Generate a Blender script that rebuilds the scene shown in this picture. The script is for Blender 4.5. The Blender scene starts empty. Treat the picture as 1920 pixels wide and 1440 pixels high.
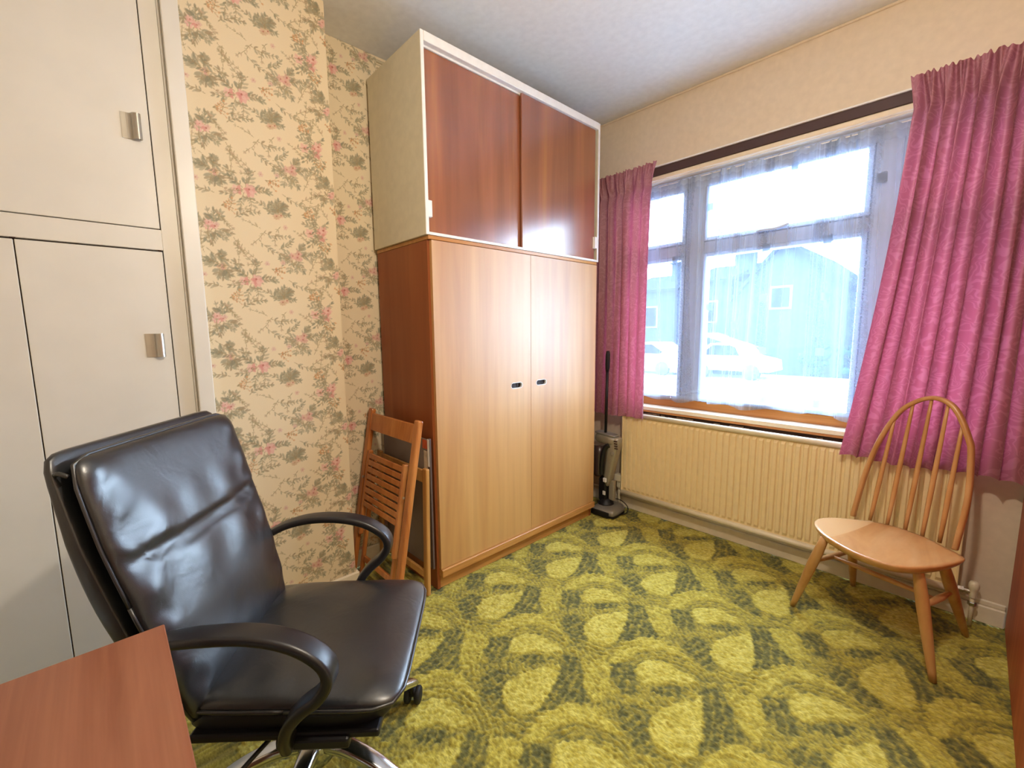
import bpy, bmesh, math, random
import numpy as np
from mathutils import Vector, Matrix
R = math.radians
random.seed(4); rng = np.random.default_rng(4)
S = bpy.context.scene
COL = S.collection

# ------------------------------------------------------------------ camera, world, lights, exposure
cam = bpy.data.cameras.new('camera'); camo = bpy.data.objects.new('camera', cam); COL.objects.link(camo)
fw = Vector((-0.73557, 0.66602, -0.12393)); rt = Vector((0.67234, 0.74013, -0.01302)); up = Vector((-0.08306, 0.09290, 0.99221))
m = Matrix((rt, up, -fw)).transposed().to_4x4(); m.translation = (0, 0, 1.2348)
camo.matrix_world = m
cam.sensor_width = 36; cam.lens = 814.77/1920*36
cam.shift_x = (960-931.1)/1920; cam.shift_y = 3.0/1920; cam.clip_start = 0.02; cam.clip_end = 200
S.camera = camo
S.view_settings.view_transform = 'Standard'; S.view_settings.look = 'None'
S.view_settings.gamma = 1; S.view_settings.use_curve_mapping = False
S.view_settings.exposure = 0.33
SKY = 27.0
w = bpy.data.worlds.new('overcast_sky'); S.world = w; w.use_nodes = True
bg = w.node_tree.nodes['Background']; bg.inputs[0].default_value = (0.62, 0.80, 1.0, 1); bg.inputs[1].default_value = SKY

def lamp(name, kind, loc, power, color, size=0.1, rot=(0, 0, 0), sy=None):
    l = bpy.data.lights.new(name, kind); l.energy = power; l.color = color
    if kind == 'AREA':
        l.size = size
        if sy: l.shape = 'RECTANGLE'; l.size_y = sy
    else: l.shadow_soft_size = size
    o = bpy.data.objects.new(name, l); COL.objects.link(o); o.location = loc; o.rotation_euler = rot
    return o
LAMP = (-0.18, 0.72, 2.10)
lamp('ceiling_lamp_light', 'POINT', LAMP, 46, (1.0, 0.87, 0.70), 0.035)
pl = lamp('window_sky_portal', 'AREA', (-0.757, 2.93, 1.42), 1, (1, 1, 1), 1.8, (R(-90), 0, 0), 1.5)
pl.data.cycles.is_portal = True

# ------------------------------------------------------------------ helpers
ROOT = {}
def tag(o, label=None, cat=None, group=None, kind=None):
    if label: o['label'] = label
    if cat: o['category'] = cat
    if group: o['group'] = group
    if kind: o['kind'] = kind
    return o
def thing(name, label, cat, loc=(0, 0, 0), rotz=0, group=None, kind=None):
    o = bpy.data.objects.new(name, None); COL.objects.link(o)
    o.empty_display_size = 0.05; o.location = loc; o.rotation_euler = (0, 0, rotz)
    ROOT[o] = Matrix.Translation(loc) @ Matrix.Rotation(rotz, 4, 'Z')
    return tag(o, label, cat, group, kind)
def rootmat(p):
    while p is not None and p not in ROOT: p = p.parent
    return ROOT[p] if p is not None else Matrix.Identity(4)
def obj(name, bm, mt, parent=None, world=True, smooth=False, label=None, cat=None, group=None, kind=None):
    """link a bmesh; world=True: verts are in world space, else in the root thing's local space"""
    if smooth:
        for f in bm.faces: f.smooth = True
    me = bpy.data.meshes.new(name)
    if parent is not None and world: bm.transform(rootmat(parent).inverted())
    bm.normal_update(); bm.to_mesh(me); bm.free()
    for x in (mt if isinstance(mt, (list, tuple)) else [mt]): me.materials.append(x)
    o = bpy.data.objects.new(name, me); COL.objects.link(o); o.parent = parent
    return tag(o, label, cat, group, kind)
def B(): return bmesh.new()
def box(bm, x0, x1, y0, y1, z0, z1, bev=0.0, mat=None, seg=1):
    r = bmesh.ops.create_cube(bm, size=1)
    vs = r['verts']
    for v in vs:
        v.co = Vector((x0+(v.co.x+.5)*(x1-x0), y0+(v.co.y+.5)*(y1-y0), z0+(v.co.z+.5)*(z1-z0)))
    if bev > 0:
        es = list({e for v in vs for e in v.link_edges})
        n = len(bm.verts)
        rr = bmesh.ops.bevel(bm, geom=es, offset=bev, segments=seg, affect='EDGES', profile=.5)
        vs = list({v for f in rr['faces'] for v in f.verts} | {v for v in vs if v.is_valid})
    if mat is not None:
        for v in vs: v.co = mat @ v.co
    return vs
def boxc(bm, c, s, bev=0, mat=None, seg=1):
    return box(bm, c[0]-s[0]/2, c[0]+s[0]/2, c[1]-s[1]/2, c[1]+s[1]/2, c[2]-s[2]/2, c[2]+s[2]/2, bev, mat, seg)
def beam(bm, a, b, w, d, upv=(0, 0, 1), bev=0.0, seg=1):
    """rectangular bar from a to b; w across (perp to upv), d along upv"""
    a, b = Vector(a), Vector(b); t = (b-a); L = t.length; t.normalize()
    s = t.cross(Vector(upv)).normalized(); u = s.cross(t).normalized()
    mt = Matrix((s, t, u)).transposed().to_4x4(); mt.translation = (a+b)/2
    return box(bm, -w/2, w/2, -L/2, L/2, -d/2, d/2, bev, mt, seg)
def catmull(P, n=8):
    P = [Vector(p) for p in P]; out = []
    for i in range(len(P)-1):
        p0 = P[max(i-1, 0)]; p1 = P[i]; p2 = P[i+1]; p3 = P[min(i+2, len(P)-1)]
        for k in range(n):
            t = k/n
            out.append(.5*((2*p1)+(-p0+p2)*t+(2*p0-5*p1+4*p2-p3)*t*t+(-p0+3*p1-3*p2+p3)*t**3))
    out.append(P[-1].copy()); return out
def sweep(bm, path, prof, side=None, scale=None, cap=True):
    """sweep a closed 2-D profile [(a,b)] along path; side: fixed axis for 'a' (else parallel transport)"""
    P = [Vector(p) for p in path]; n = len(P); rings = []; prev = None
    for i in range(n):
        t = (P[min(i+1, n-1)]-P[max(i-1, 0)]).normalized()
        if side is not None:
            s = Vector(side); s = (s-t*s.dot(t)).normalized()
        else:
            if prev is None: s = t.orthogonal().normalized()
            else: s = (prev-t*prev.dot(t)).normalized()
            prev = s
        u = t.cross(s)
        k = scale[i] if scale is not None else 1
        ka, kb = k if isinstance(k, (tuple, list)) else (k, k)
        rings.append([bm.verts.new(P[i]+s*(a*ka)+u*(b*kb)) for a, b in prof])
    mm = len(prof)
    for i in range(n-1):
        for j in range(mm):
            bm.faces.new((rings[i][j], rings[i][(j+1) % mm], rings[i+1][(j+1) % mm], rings[i+1][j]))
    if cap:
        bm.faces.new(rings[0][::-1]); bm.faces.new(rings[-1])
    bmesh.ops.recalc_face_normals(bm, faces=bm.faces)
def circ(r, n=12, k=1.0): return [(r*math.cos(2*math.pi*i/n), r*k*math.sin(2*math.pi*i/n)) for i in range(n)]
def rrect(w, h, r, n=3):
    o = []
    for cx, cy, a0 in ((w/2-r, h/2-r, 0), (-w/2+r, h/2-r, 90), (-w/2+r, -h/2+r, 180), (w/2-r, -h/2+r, 270)):
        for k in range(n+1):
            a = R(a0+90*k/n); o.append((cx+r*math.cos(a), cy+r*math.sin(a)))
    return o
def tube(bm, path, r, n=12, scale=None): sweep(bm, path, circ(r, n), scale=scale)
def lathe(bm, prof, center, n=20, axis=None):
    """prof: [(r,z)] from bottom to top, round center; axis = optional direction"""
    M = Matrix.Translation(center)
    if axis is not None: M = M @ Vector((0, 0, 1)).rotation_difference(Vector(axis)).to_matrix().to_4x4()
    rings = [[bm.verts.new(M @ Vector((r*math.cos(2*math.pi*i/n), r*math.sin(2*math.pi*i/n), z))) for i in range(n)] for r, z in prof]
    for a, b in zip(rings, rings[1:]):
        for j in range(n): bm.faces.new((a[j], a[(j+1) % n], b[(j+1) % n], b[j]))
    bm.faces.new(rings[0][::-1]); bm.faces.new(rings[-1])
def prism(bm, pts, d, z0, z1, bev=0.0):
    """extrude 2-D outline pts along z"""
    a = [bm.verts.new((x, y, z0)) for x, y in pts]; b = [bm.verts.new((x, y, z1)) for x, y in pts]
    n = len(pts); bm.faces.new(a[::-1]); bm.faces.new(b)
    for i in range(n): bm.faces.new((a[i], a[(i+1) % n], b[(i+1) % n], b[i]))
    return a+b
def cushion(bm, a, b, c, n=6.0, mexp=2.6, res=20, warp=None):
    r = bmesh.ops.create_cube(bm, size=2); 
    bmesh.ops.subdivide_edges(bm, edges=list({e for v in r['verts'] for e in v.link_edges}), cuts=res, use_grid_fill=True)
    for v in bm.verts:
        x, y, z = v.co
        h = (abs(x)**n+abs(y)**n)**(mexp/n)+abs(z)**mexp
        k = h**(-1/mexp)
        p = Vector((x*k*a, y*k*b, z*k*c))
        v.co = warp(p) if warp else p
def gridmesh(name, X, Y, fn, mt, uv=False, attr=None, parent=None):
    """dense tensor grid: X,Y 1-D arrays; fn(XX,YY)->(x,y,z) arrays; attr: dict name->(N,3) colours"""
    XX, YY = np.meshgrid(X, Y); nx, ny = len(X), len(Y)
    x, y, z = fn(XX, YY)
    co = np.stack([x, y, z], -1).reshape(-1, 3).astype(np.float32)
    i = np.arange(nx*ny).reshape(ny, nx)
    q = np.stack([i[:-1, :-1], i[:-1, 1:], i[1:, 1:], i[1:, :-1]], -1).reshape(-1, 4)
    me = bpy.data.meshes.new(name)
    me.vertices.add(len(co)); me.vertices.foreach_set('co', co.ravel())
    me.loops.add(q.size); me.loops.foreach_set('vertex_index', q.ravel().astype(np.int32))
    me.polygons.add(len(q)); me.polygons.foreach_set('loop_start', np.arange(0, q.size, 4, dtype=np.int32))
    me.polygons.foreach_set('use_smooth', np.ones(len(q), dtype=bool))
    me.update(calc_edges=True)
    if attr:
        for k, v in attr.items():
            at = me.color_attributes.new(k, 'FLOAT_COLOR', 'POINT')
            c = np.ones((len(co), 4), np.float32); v = np.asarray(v).reshape(len(co), -1)
            c[:, :3] = v if v.shape[1] == 3 else np.repeat(v, 3, 1)
            at.data.foreach_set('color', c.ravel())
    if uv:
        U = me.uv_layers.new(name='uv'); uvv = np.stack([XX, YY], -1).reshape(-1, 2)[q.ravel()].astype(np.float32)
        U.data.foreach_set('uv', uvv.ravel())
    me.validate(); me.materials.append(mt)
    o = bpy.data.objects.new(name, me); COL.objects.link(o); o.parent = parent
    return o

# ------------------------------------------------------------------ materials
def lin(h):
    if isinstance(h, str):
        h = h.lstrip('#'); c = [int(h[i:i+2], 16)/255 for i in (0, 2, 4)]
    else: c = h
    return tuple([(x/12.92 if x <= .04045 else ((x+.055)/1.055)**2.4) for x in c])+(1,)
class N:
    def __init__(s, name):
        s.m = bpy.data.materials.new(name); s.m.use_nodes = True; s.t = s.m.node_tree; s.p = s.t.nodes['Principled BSDF']
        s.out = s.t.nodes['Material Output']
    def n(s, ty, **k):
        nd = s.t.nodes.new(ty)
        for a, b in k.items():
            if a.startswith('i_'):
                key = a[2:]; key = int(key) if key.isdigit() else key.replace('_', ' ')
                nd.inputs[key].default_value = b
            else: setattr(nd, a, b)
        return nd
    def l(s, a, b): s.t.links.new(a, b)
    def coord(s, sc=(1, 1, 1), rot=(0, 0, 0), which='Object'):
        tc = s.n('ShaderNodeTexCoord'); mp = s.n('ShaderNodeMapping'); mp.inputs['Scale'].default_value = sc; mp.inputs['Rotation'].default_value = rot
        s.l(tc.outputs[which], mp.inputs[0]); return mp.outputs[0]
    def ramp(s, src, stops):
        r = s.n('ShaderNodeValToRGB'); e = r.color_ramp.elements
        while len(e) < len(stops): e.new(.5)
        for x, (p, c) in zip(e, stops): x.position = p; x.color = c if not isinstance(c, str) else lin(c)
        s.l(src, r.inputs[0]); return r.outputs[0]
    def noise(s, vec, scale, detail=3, rough=.5, dist=0):
        n = s.n('ShaderNodeTexNoise'); n.inputs['Scale'].default_value = scale; n.inputs['Detail'].default_value = detail
        n.inputs['Roughness'].default_value = rough; n.inputs['Distortion'].default_value = dist
        if vec is not None: s.l(vec, n.inputs['Vector'])
        return n.outputs['Fac']
    def bump(s, src, strength, dist=.001):
        b = s.n('ShaderNodeBump'); b.inputs['Strength'].default_value = strength; b.inputs['Distance'].default_value = dist
        s.l(src, b.inputs['Height']); s.l(b.outputs[0], s.p.inputs['Normal'])
    def mixc(s, fac, a, b, mode='MIX'):
        x = s.n('ShaderNodeMix', data_type='RGBA', blend_type=mode)
        for inp, v in ((x.inputs[0], fac), (x.inputs[6], a), (x.inputs[7], b)):
            if hasattr(v, 'is_linked'): s.l(v, inp)
            elif isinstance(v, (int, float)): inp.default_value = v
            else: inp.default_value = v if not isinstance(v, str) else lin(v)
        return x.outputs[2]
def plain(name, col, rough=.5, metal=0, spec=.5, noise=0.0, nscale=30, bump=0, bscale=200, coat=0):
    s = N(name); s.p.inputs['Roughness'].default_value = rough; s.p.inputs['Metallic'].default_value = metal
    s.p.inputs['Specular IOR Level'].default_value = spec; s.p.inputs['Coat Weight'].default_value = coat
    c = lin(col)
    v = s.coord()
    f = s.noise(v, nscale, 3)
    k = noise if noise else .04
    a = tuple(x*(1-k) for x in c[:3])+(1,); b = tuple(min(1, x*(1+k)) for x in c[:3])+(1,)
    s.l(s.ramp(f, [(.3, a), (.7, b)]), s.p.inputs['Base Color'])
    if bump: s.bump(s.noise(v, bscale, 2), bump)
    return s.m
def wood(name, cols, scale=(14, 14, 1.2), rough=.35, spec=.5, streak=70, coat=0.0, figure=0.5, rot=(0, 0, 0), croughness=.15, bumps=.05):
    """long grain along the small-scale axis"""
    s = N(name); v = s.coord(scale, rot)
    a = s.noise(v, .9, 4, .55, .8)
    st = tuple(x*(streak/14) if x > 2 else x*1.5 for x in scale)
    v2 = s.coord(st, rot); b = s.noise(v2, 1.0, 3, .6)
    c1 = s.ramp(a, [(.32, cols[0]), (.5, cols[1]), (.68, cols[2])])
    dk = s.ramp(b, [(.35, (.72, .68, .62, 1)), (.6, (1, 1, 1, 1))])
    s.l(s.mixc(figure, c1, dk, 'MULTIPLY'), s.p.inputs['Base Color'])
    s.p.inputs['Roughness'].default_value = rough; s.p.inputs['Specular IOR Level'].default_value = spec
    s.p.inputs['Coat Weight'].default_value = coat; s.p.inputs['Coat Roughness'].default_value = croughness
    if bumps: s.bump(b, bumps, .0005)
    return s.m
def attrmat(name, attr, rough=.9, spec=.1, sheen=0, speck=0, sscale=300, bump=0, bscale=250, stretch=((1, 1, 1), (0, 0, 0))):
    s = N(name); a = s.n('ShaderNodeVertexColor'); a.layer_name = attr
    c = a.outputs[0]
    if speck:
        f = s.noise(s.coord(*stretch), sscale, 2, .6)
        c = s.mixc(1.0, c, s.ramp(f, [(.3, (1-speck,)*3+(1,)), (.7, (1, 1, 1, 1))]), 'MULTIPLY')
    s.l(c, s.p.inputs['Base Color']); s.p.inputs['Roughness'].default_value = rough
    s.p.inputs['Specular IOR Level'].default_value = spec; s.p.inputs['Sheen Weight'].default_value = sheen
    if bump: s.bump(s.noise(s.coord(), bscale, 2), bump)
    return s.m

M = {}
M['ceiling'] = plain('ceiling_paint', '#e4e4e2', .9, spec=.1, bump=.35, bscale=180)
M['wall'] = plain('cream_wall_paint', '#ddccb4', .85, spec=.15, bump=.15, bscale=160)
M['wallwhite'] = plain('white_gloss_skirting', '#e8dcc4', .4, noise=.04)
M['cupboard'] = plain('cream_gloss_cupboard_paint', '#deDAd0', .34, spec=.5, noise=.03, nscale=6, bump=.04, bscale=300)
M['gap'] = plain('dark_brown_gap', '#3a241c', .9)
M['white'] = plain('white_melamine', '#eceae6', .3)
M['cream'] = plain('cream_melamine_side', '#d8cfb4', .45)
M['honey'] = wood('honey_walnut_veneer', ['#b88346', '#c79454', '#d0a060'], (7, 7, .55), .45, .8, 50, .9, .35, croughness=.48)
M['honeyedge'] = wood('honey_edge_lipping', ['#b87c3e', '#c48a48', '#cc9652'], (30, 2, 30), .35, .5, 60, .1, .35)
M['brownside'] = wood('red_brown_wardrobe_side', ['#8a4a26', '#94512a', '#a05c30'], (9, 9, .7), .42, .4, 60, 0, .3)
M['sapele'] = wood('sapele_sliding_door_veneer', ['#804a32', '#985a3a', '#b47640'], (5, 5, .35), .25, .8, 45, 1.0, .4, croughness=.20)
M['desk'] = wood('mid_brown_desk_laminate', ['#7c4a34', '#8b563e', '#976248'], (1.1, 16, 16), .42, .4, 60, .05, .5)
M['plum'] = wood('red_brown_cabinet_veneer', ['#a04628', '#b05434', '#bc6440'], (9, 9, .8), .5, .4, 60, 0, .5)
M['orangewood'] = wood('varnished_folding_chair_wood', ['#a85e28', '#bb7238', '#c98446'], (20, 20, 2), .32, .5, 60, .2, .35)
M['paleframe'] = wood('pale_beech_frame', ['#b07a3c', '#c28e4e', '#cc9a58'], (20, 20, 2), .4, .5, 60, .1, .3)
M['elm'] = wood('blond_elm_beech', ['#b88048', '#c8945c', '#d2a26e'], (10, 10, 3), .34, .5, 40, .25, .3)
M['sillwood'] = wood('orange_varnished_window_timber', ['#a5662c', '#bd7c3a', '#c98c4a'], (1.2, 25, 25), .35, .5, 60, .2, .4)
M['silltop'] = plain('pale_worn_sill_edge', '#e6d6bc', .3)
M['darkboard'] = plain('dark_brown_lintel_board', '#4a3432', .55, noise=.12, nscale=4)
M['radiator'] = plain('cream_radiator_enamel', '#f2dcac', .35, noise=.03)
M['radtop'] = plain('cream_radiator_rail', '#e2d8bd', .3)
M['leather'] = None
M['blackplastic'] = plain('black_plastic', '#17161a', .42, spec=.45)
M['armplastic'] = plain('black_armrest_plastic', '#1d1c20', .34, spec=.6, bump=.1, bscale=700)
M['alu'] = plain('polished_aluminium', '#c8ccd0', .16, 1.0)
M['brushed'] = plain('satin_aluminium', '#c4bfb4', .3, .9)
M['silver'] = plain('silver_grey_plastic', '#8f8a80', .32, .3)
M['champagne'] = plain('champagne_plastic', '#a39c8a', .35, .35)
M['upvc'] = plain('white_window_frame', '#c2cee8', .4)
M['rubber'] = plain('black_rubber', '#101012', .6)
M['hole'] = plain('dark_recess', '#241008', .7)
M['plaster'] = plain('crumbled_plaster', '#7a6658', .9, noise=.4, nscale=60, bump=.8, bscale=90)

def leather():
    s = N('black_leather'); v = s.coord()
    s.p.inputs['Base Color'].default_value = lin('#1b1c20')
    f = s.noise(v, 6, 3); s.l(s.ramp(f, [(.3, '#14171b'), (.7, '#20242a')]), s.p.inputs['Base Color'])
    s.p.inputs['Specular IOR Level'].default_value = .75; s.p.inputs['Coat Weight'].default_value = .5; s.p.inputs['Coat Roughness'].default_value = .3
    r = s.ramp(s.noise(v, 9, 3), [(.3, (.30,)*3+(1,)), (.7, (.42,)*3+(1,))]); s.l(r, s.p.inputs['Roughness'])
    vo = s.n('ShaderNodeTexVoronoi'); vo.inputs['Scale'].default_value = 420; s.l(v, vo.inputs['Vector'])
    b1 = s.n('ShaderNodeBump'); b1.inputs['Strength'].default_value = .12; b1.inputs['Distance'].default_value = .0006; s.l(vo.outputs[0], b1.inputs['Height'])
    big = s.noise(v, 11, 3, .55, .6)
    b2 = s.n('ShaderNodeBump'); b2.inputs['Strength'].default_value = .5; b2.inputs['Distance'].default_value = .006; s.l(big, b2.inputs['Height'])
    s.l(b1.outputs[0], b2.inputs['Normal']); s.l(b2.outputs[0], s.p.inputs['Normal'])
    return s.m
M['leather'] = leather()

def curtainmat():
    s = N('rose_damask_curtain')
    v = s.coord((1, 1, 1), which='UV')
    d = s.n('ShaderNodeTexNoise'); d.inputs['Scale'].default_value = 20; d.inputs['Detail'].default_value = 1; s.l(v, d.inputs['Vector'])
    ad = s.n('ShaderNodeVectorMath', operation='MULTIPLY_ADD'); s.l(d.outputs['Color'], ad.inputs[0]); ad.inputs[1].default_value = (.09, .09, 0); s.l(v, ad.inputs[2])
    vo = s.n('ShaderNodeTexVoronoi', feature='SMOOTH_F1'); vo.inputs['Scale'].default_value = 24; s.l(ad.outputs[0], vo.inputs['Vector'])
    mu = s.n('ShaderNodeMath', operation='MULTIPLY'); s.l(vo.outputs['Distance'], mu.inputs[0]); mu.inputs[1].default_value = 34
    sn = s.n('ShaderNodeMath', operation='SINE'); s.l(mu.outputs[0], sn.inputs[0])
    col = s.ramp(sn.outputs[0], [(.35, '#9a686e'), (.6, '#a67379')])
    df = s.n('ShaderNodeBsdfDiffuse'); s.l(col, df.inputs[0])
    tl = s.n('ShaderNodeBsdfTranslucent'); tc = s.ramp(sn.outputs[0], [(.35, '#c04c68'), (.6, '#d2627e')]); s.l(tc, tl.inputs[0])
    mx = s.n('ShaderNodeMixShader'); mx.inputs[0].default_value = .20
    s.l(df.outputs[0], mx.inputs[1]); s.l(tl.outputs[0], mx.inputs[2])
    gl = s.n('ShaderNodeBsdfGlossy'); gl.inputs['Roughness'].default_value = .5; gl.inputs[0].default_value = (.9, .75, .8, 1)
    m2 = s.n('ShaderNodeMixShader'); m2.inputs[0].default_value = .05
    s.l(mx.outputs[0], m2.inputs[1]); s.l(gl.outputs[0], m2.inputs[2]); s.l(m2.outputs[0], s.out.inputs[0])
    return s.m
M['curtain'] = curtainmat()
def netmat():
    s = N('white_net_voile'); a = s.n('ShaderNodeVertexColor'); a.layer_name = 'weave'
    sc = s.n('ShaderNodeSeparateColor'); s.l(a.outputs[0], sc.inputs[0]); df = s.n('ShaderNodeBsdfDiffuse'); s.l(s.mixc(sc.outputs[1], (.78, .86, 1, 1), (.12, .17, .26, 1)), df.inputs[0])
    tl = s.n('ShaderNodeBsdfTranslucent'); s.l(s.mixc(sc.outputs[1], (.19, .26, .34, 1), (.015, .03, .06, 1)), tl.inputs[0])
    mx = s.n('ShaderNodeMixShader'); mx.inputs[0].default_value = .5; s.l(df.outputs[0], mx.inputs[1]); s.l(tl.outputs[0], mx.inputs[2])
    tr = s.n('ShaderNodeBsdfTransparent')
    m2 = s.n('ShaderNodeMixShader'); s.l(sc.outputs[0], m2.inputs[0]); s.l(tr.outputs[0], m2.inputs[1]); s.l(mx.outputs[0], m2.inputs[2])
    s.l(m2.outputs[0], s.out.inputs[0]); return s.m
M['net'] = netmat()
def glassmat():
    s = N('window_glass'); gl = s.n('ShaderNodeBsdfGlossy'); gl.inputs['Roughness'].default_value = .02
    tr = s.n('ShaderNodeBsdfTransparent'); mx = s.n('ShaderNodeMixShader'); mx.inputs[0].default_value = .06
    s.l(tr.outputs[0], mx.inputs[1]); s.l(gl.outputs[0], mx.inputs[2]); s.l(mx.outputs[0], s.out.inputs[0]); return s.m
M['glass'] = glassmat()

# ------------------------------------------------------------------ carpet pattern (drawn into one repeat cell)
def pip(px, py, poly):
    ins = np.zeros(px.shape, bool); n = len(poly)
    for i in range(n):
        x1, y1 = poly[i]; x2, y2 = poly[(i+1) % n]
        if y1 == y2: continue
        c = ((y1 > py) != (y2 > py)) & (px < (x2-x1)*(py-y1)/(y2-y1)+x1)
        ins ^= c
    return ins
def smoothpoly(P, n=6):
    Q = [Vector((x, y, 0)) for x, y in P]; out = []; L = len(Q)
    for i in range(L):
        p0, p1, p2, p3 = Q[i-1], Q[i], Q[(i+1) % L], Q[(i+2) % L]
        for k in range(n):
            t = k/n; v = .5*((2*p1)+(-p0+p2)*t+(2*p0-5*p1+4*p2-p3)*t*t+(-p0+3*p1-3*p2+p3)*t**3); out.append((v.x, v.y))
    return out
PX, PY = .84, .465
SH = [  # (value, outline in cm, rotated 45 degrees frame)
 (.06, [(-16,10.6),(-7,10),(-8.5,2),(-11,-3),(-16,-2),(-18,4)]),
 (.06, [(-16,-7),(-9,-8),(-9,-16),(-10,-24),(-15,-24),(-19,-14)]),
 (.80, [(19,-1),(29,-2),(28,-10),(25.5,-17),(20,-19.5),(18,-12)]),
 (.06, [(12,1),(16,1),(19,-1),(18.5,-12),(19,-20),(10,-20.5),(1,-24.5),(6,-17),(9,-9)]),
 (1.0, [(-10,-15),(-9,-22),(-2,-25),(3,-21),(8,-12),(11,-3),(8,-4.5),(0,-6.5),(-6,-9.5)]),
 (.85, [(-16.5,12.5),(-9,21.5),(.7,26),(9,21.5),(14.5,12.5),(8,17.8),(1,19.2),(-6,16.5),(-12,11.5)]),
 (1.0, [(-8,3),(-7,10),(-2,12.5),(3.5,12),(8,9),(12,4.5),(8,2.5),(2,3.5),(-4,2)]),
 (.02, [(-5.5,-.8),(-2,1.2),(2,1.6),(6,1),(8.5,0),(4,-2.4),(-1,-2.6)]),
]
SH = [(v, smoothpoly(p)) for v, p in SH]
gx, gy = np.arange(0, PX, .003), np.arange(0, PY, .003)
GX, GY = np.meshgrid(gx, gy)
val = np.full(GX.shape, .42); ridge = np.zeros(GX.shape); dk = np.zeros(GX.shape)
offs = [(i*.42, j*PY+(PY/2 if i % 2 else 0)) for i in range(-2, 5) for j in range(-2, 3)]
rd = np.full(GX.shape, 1e9)
def blur(a, n):
    for ax in (0, 1):
        a = sum(np.roll(a, k, ax) for k in range(-n, n+1))/(2*n+1)
    return a
for ox, oy in offs:                       # concentric ribs round the nearest eye
    dx, dy = (GX-ox)*100, (GY-oy)*100; u = (dx+dy)/1.41421; v = (dy-dx)/1.41421
    r_ = np.hypot(u-1, (v+4)*.85); ridge = np.where(r_ < rd, np.sin(r_*2*math.pi/1.7), ridge); rd = np.minimum(rd, r_)
for v0, poly in SH:
    for ox, oy in offs:
        dx, dy = (GX-ox)*100, (GY-oy)*100; u = (dx+dy)/1.41421; v = (dy-dx)/1.41421
        k = pip(u, v, poly); val[k] = v0
        if v0 < .1:
            r_ = np.hypot(u+30, v-8); a = np.sin(r_*2*math.pi/3.0) > .93; val[k & a] = .7
        else:
            r_ = np.hypot(u-1, v+14); val[k] += -.24*np.clip(np.sin(r_[k]*2*math.pi/1.9), 0, 1)
val = np.where((val > .3) & (val < .5), .45+.22*ridge, val)
val = blur(val, 1)
def smoothnoise(n, m, cell):
    a = rng.random((int(n/cell)+3, int(m/cell)+3)); y = np.arange(n)/cell; x = np.arange(m)/cell
    yi, xi = y.astype(int), x.astype(int); fy, fx = (y-yi)[:, None], (x-xi)[None, :]
    fy = fy*fy*(3-2*fy); fx = fx*fx*(3-2*fx)
    g = lambda p, q: a[np.ix_(yi+p, xi+q)]
    return g(0, 0)*(1-fy)*(1-fx)+g(0, 1)*(1-fy)*fx+g(1, 0)*fy*(1-fx)+g(1, 1)*fy*fx
X = np.concatenate([np.linspace(-2.14, -1.75, 14)[:-1], np.arange(-1.75, .22, .0042), np.linspace(.24, .82, 12)])
Y = np.concatenate([np.linspace(-1.3, .18, 30)[:-1], np.arange(.18, 2.635, .0042), [2.635]])
XX, YY = np.meshgrid(X, Y)
jx = (smoothnoise(len(Y), len(X), 3)-.5)*.012; jy = (smoothnoise(len(Y), len(X), 3)-.5)*.012
ci = (((XX+1.05+jx) % PX)/.003).astype(int) % len(gx); cj = (((YY-1.57+jy) % PY)/.003).astype(int) % len(gy)
V = val[cj, ci]; Rg = ridge[cj, ci]
n1 = smoothnoise(len(Y), len(X), 2.2); n2 = smoothnoise(len(Y), len(X), 5)
V = V+(n1-.5)*.55+(n2-.5)*.32
stops = np.array([-.15, .08, .42, .8, 1.2]); cols = np.array([lin(c)[:3] for c in ['#5a5c38', '#777542', '#a69a46', '#c6b84e', '#e0d670']])
CC = np.stack([np.interp(V, stops, cols[:, k]) for k in range(3)], -1)
ZZ = .0012*Rg+.0045*(n1-.5)+.002*(smoothnoise(len(Y), len(X), 1.6)-.5)-.004+.002*(V > .6)
M['carpet'] = attrmat('swirl_carpet', 'pile', 1.0, .03, .2, .45, 150, stretch=((.55, 1.5, 1), (0, 0, R(-45))))
floor = gridmesh('floor', X, Y, lambda a, b: (a, b, ZZ), M['carpet'], attr={'pile': CC})
tag(floor, 'olive green and yellow swirl patterned carpet covering the floor', 'carpet', kind='structure')

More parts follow.
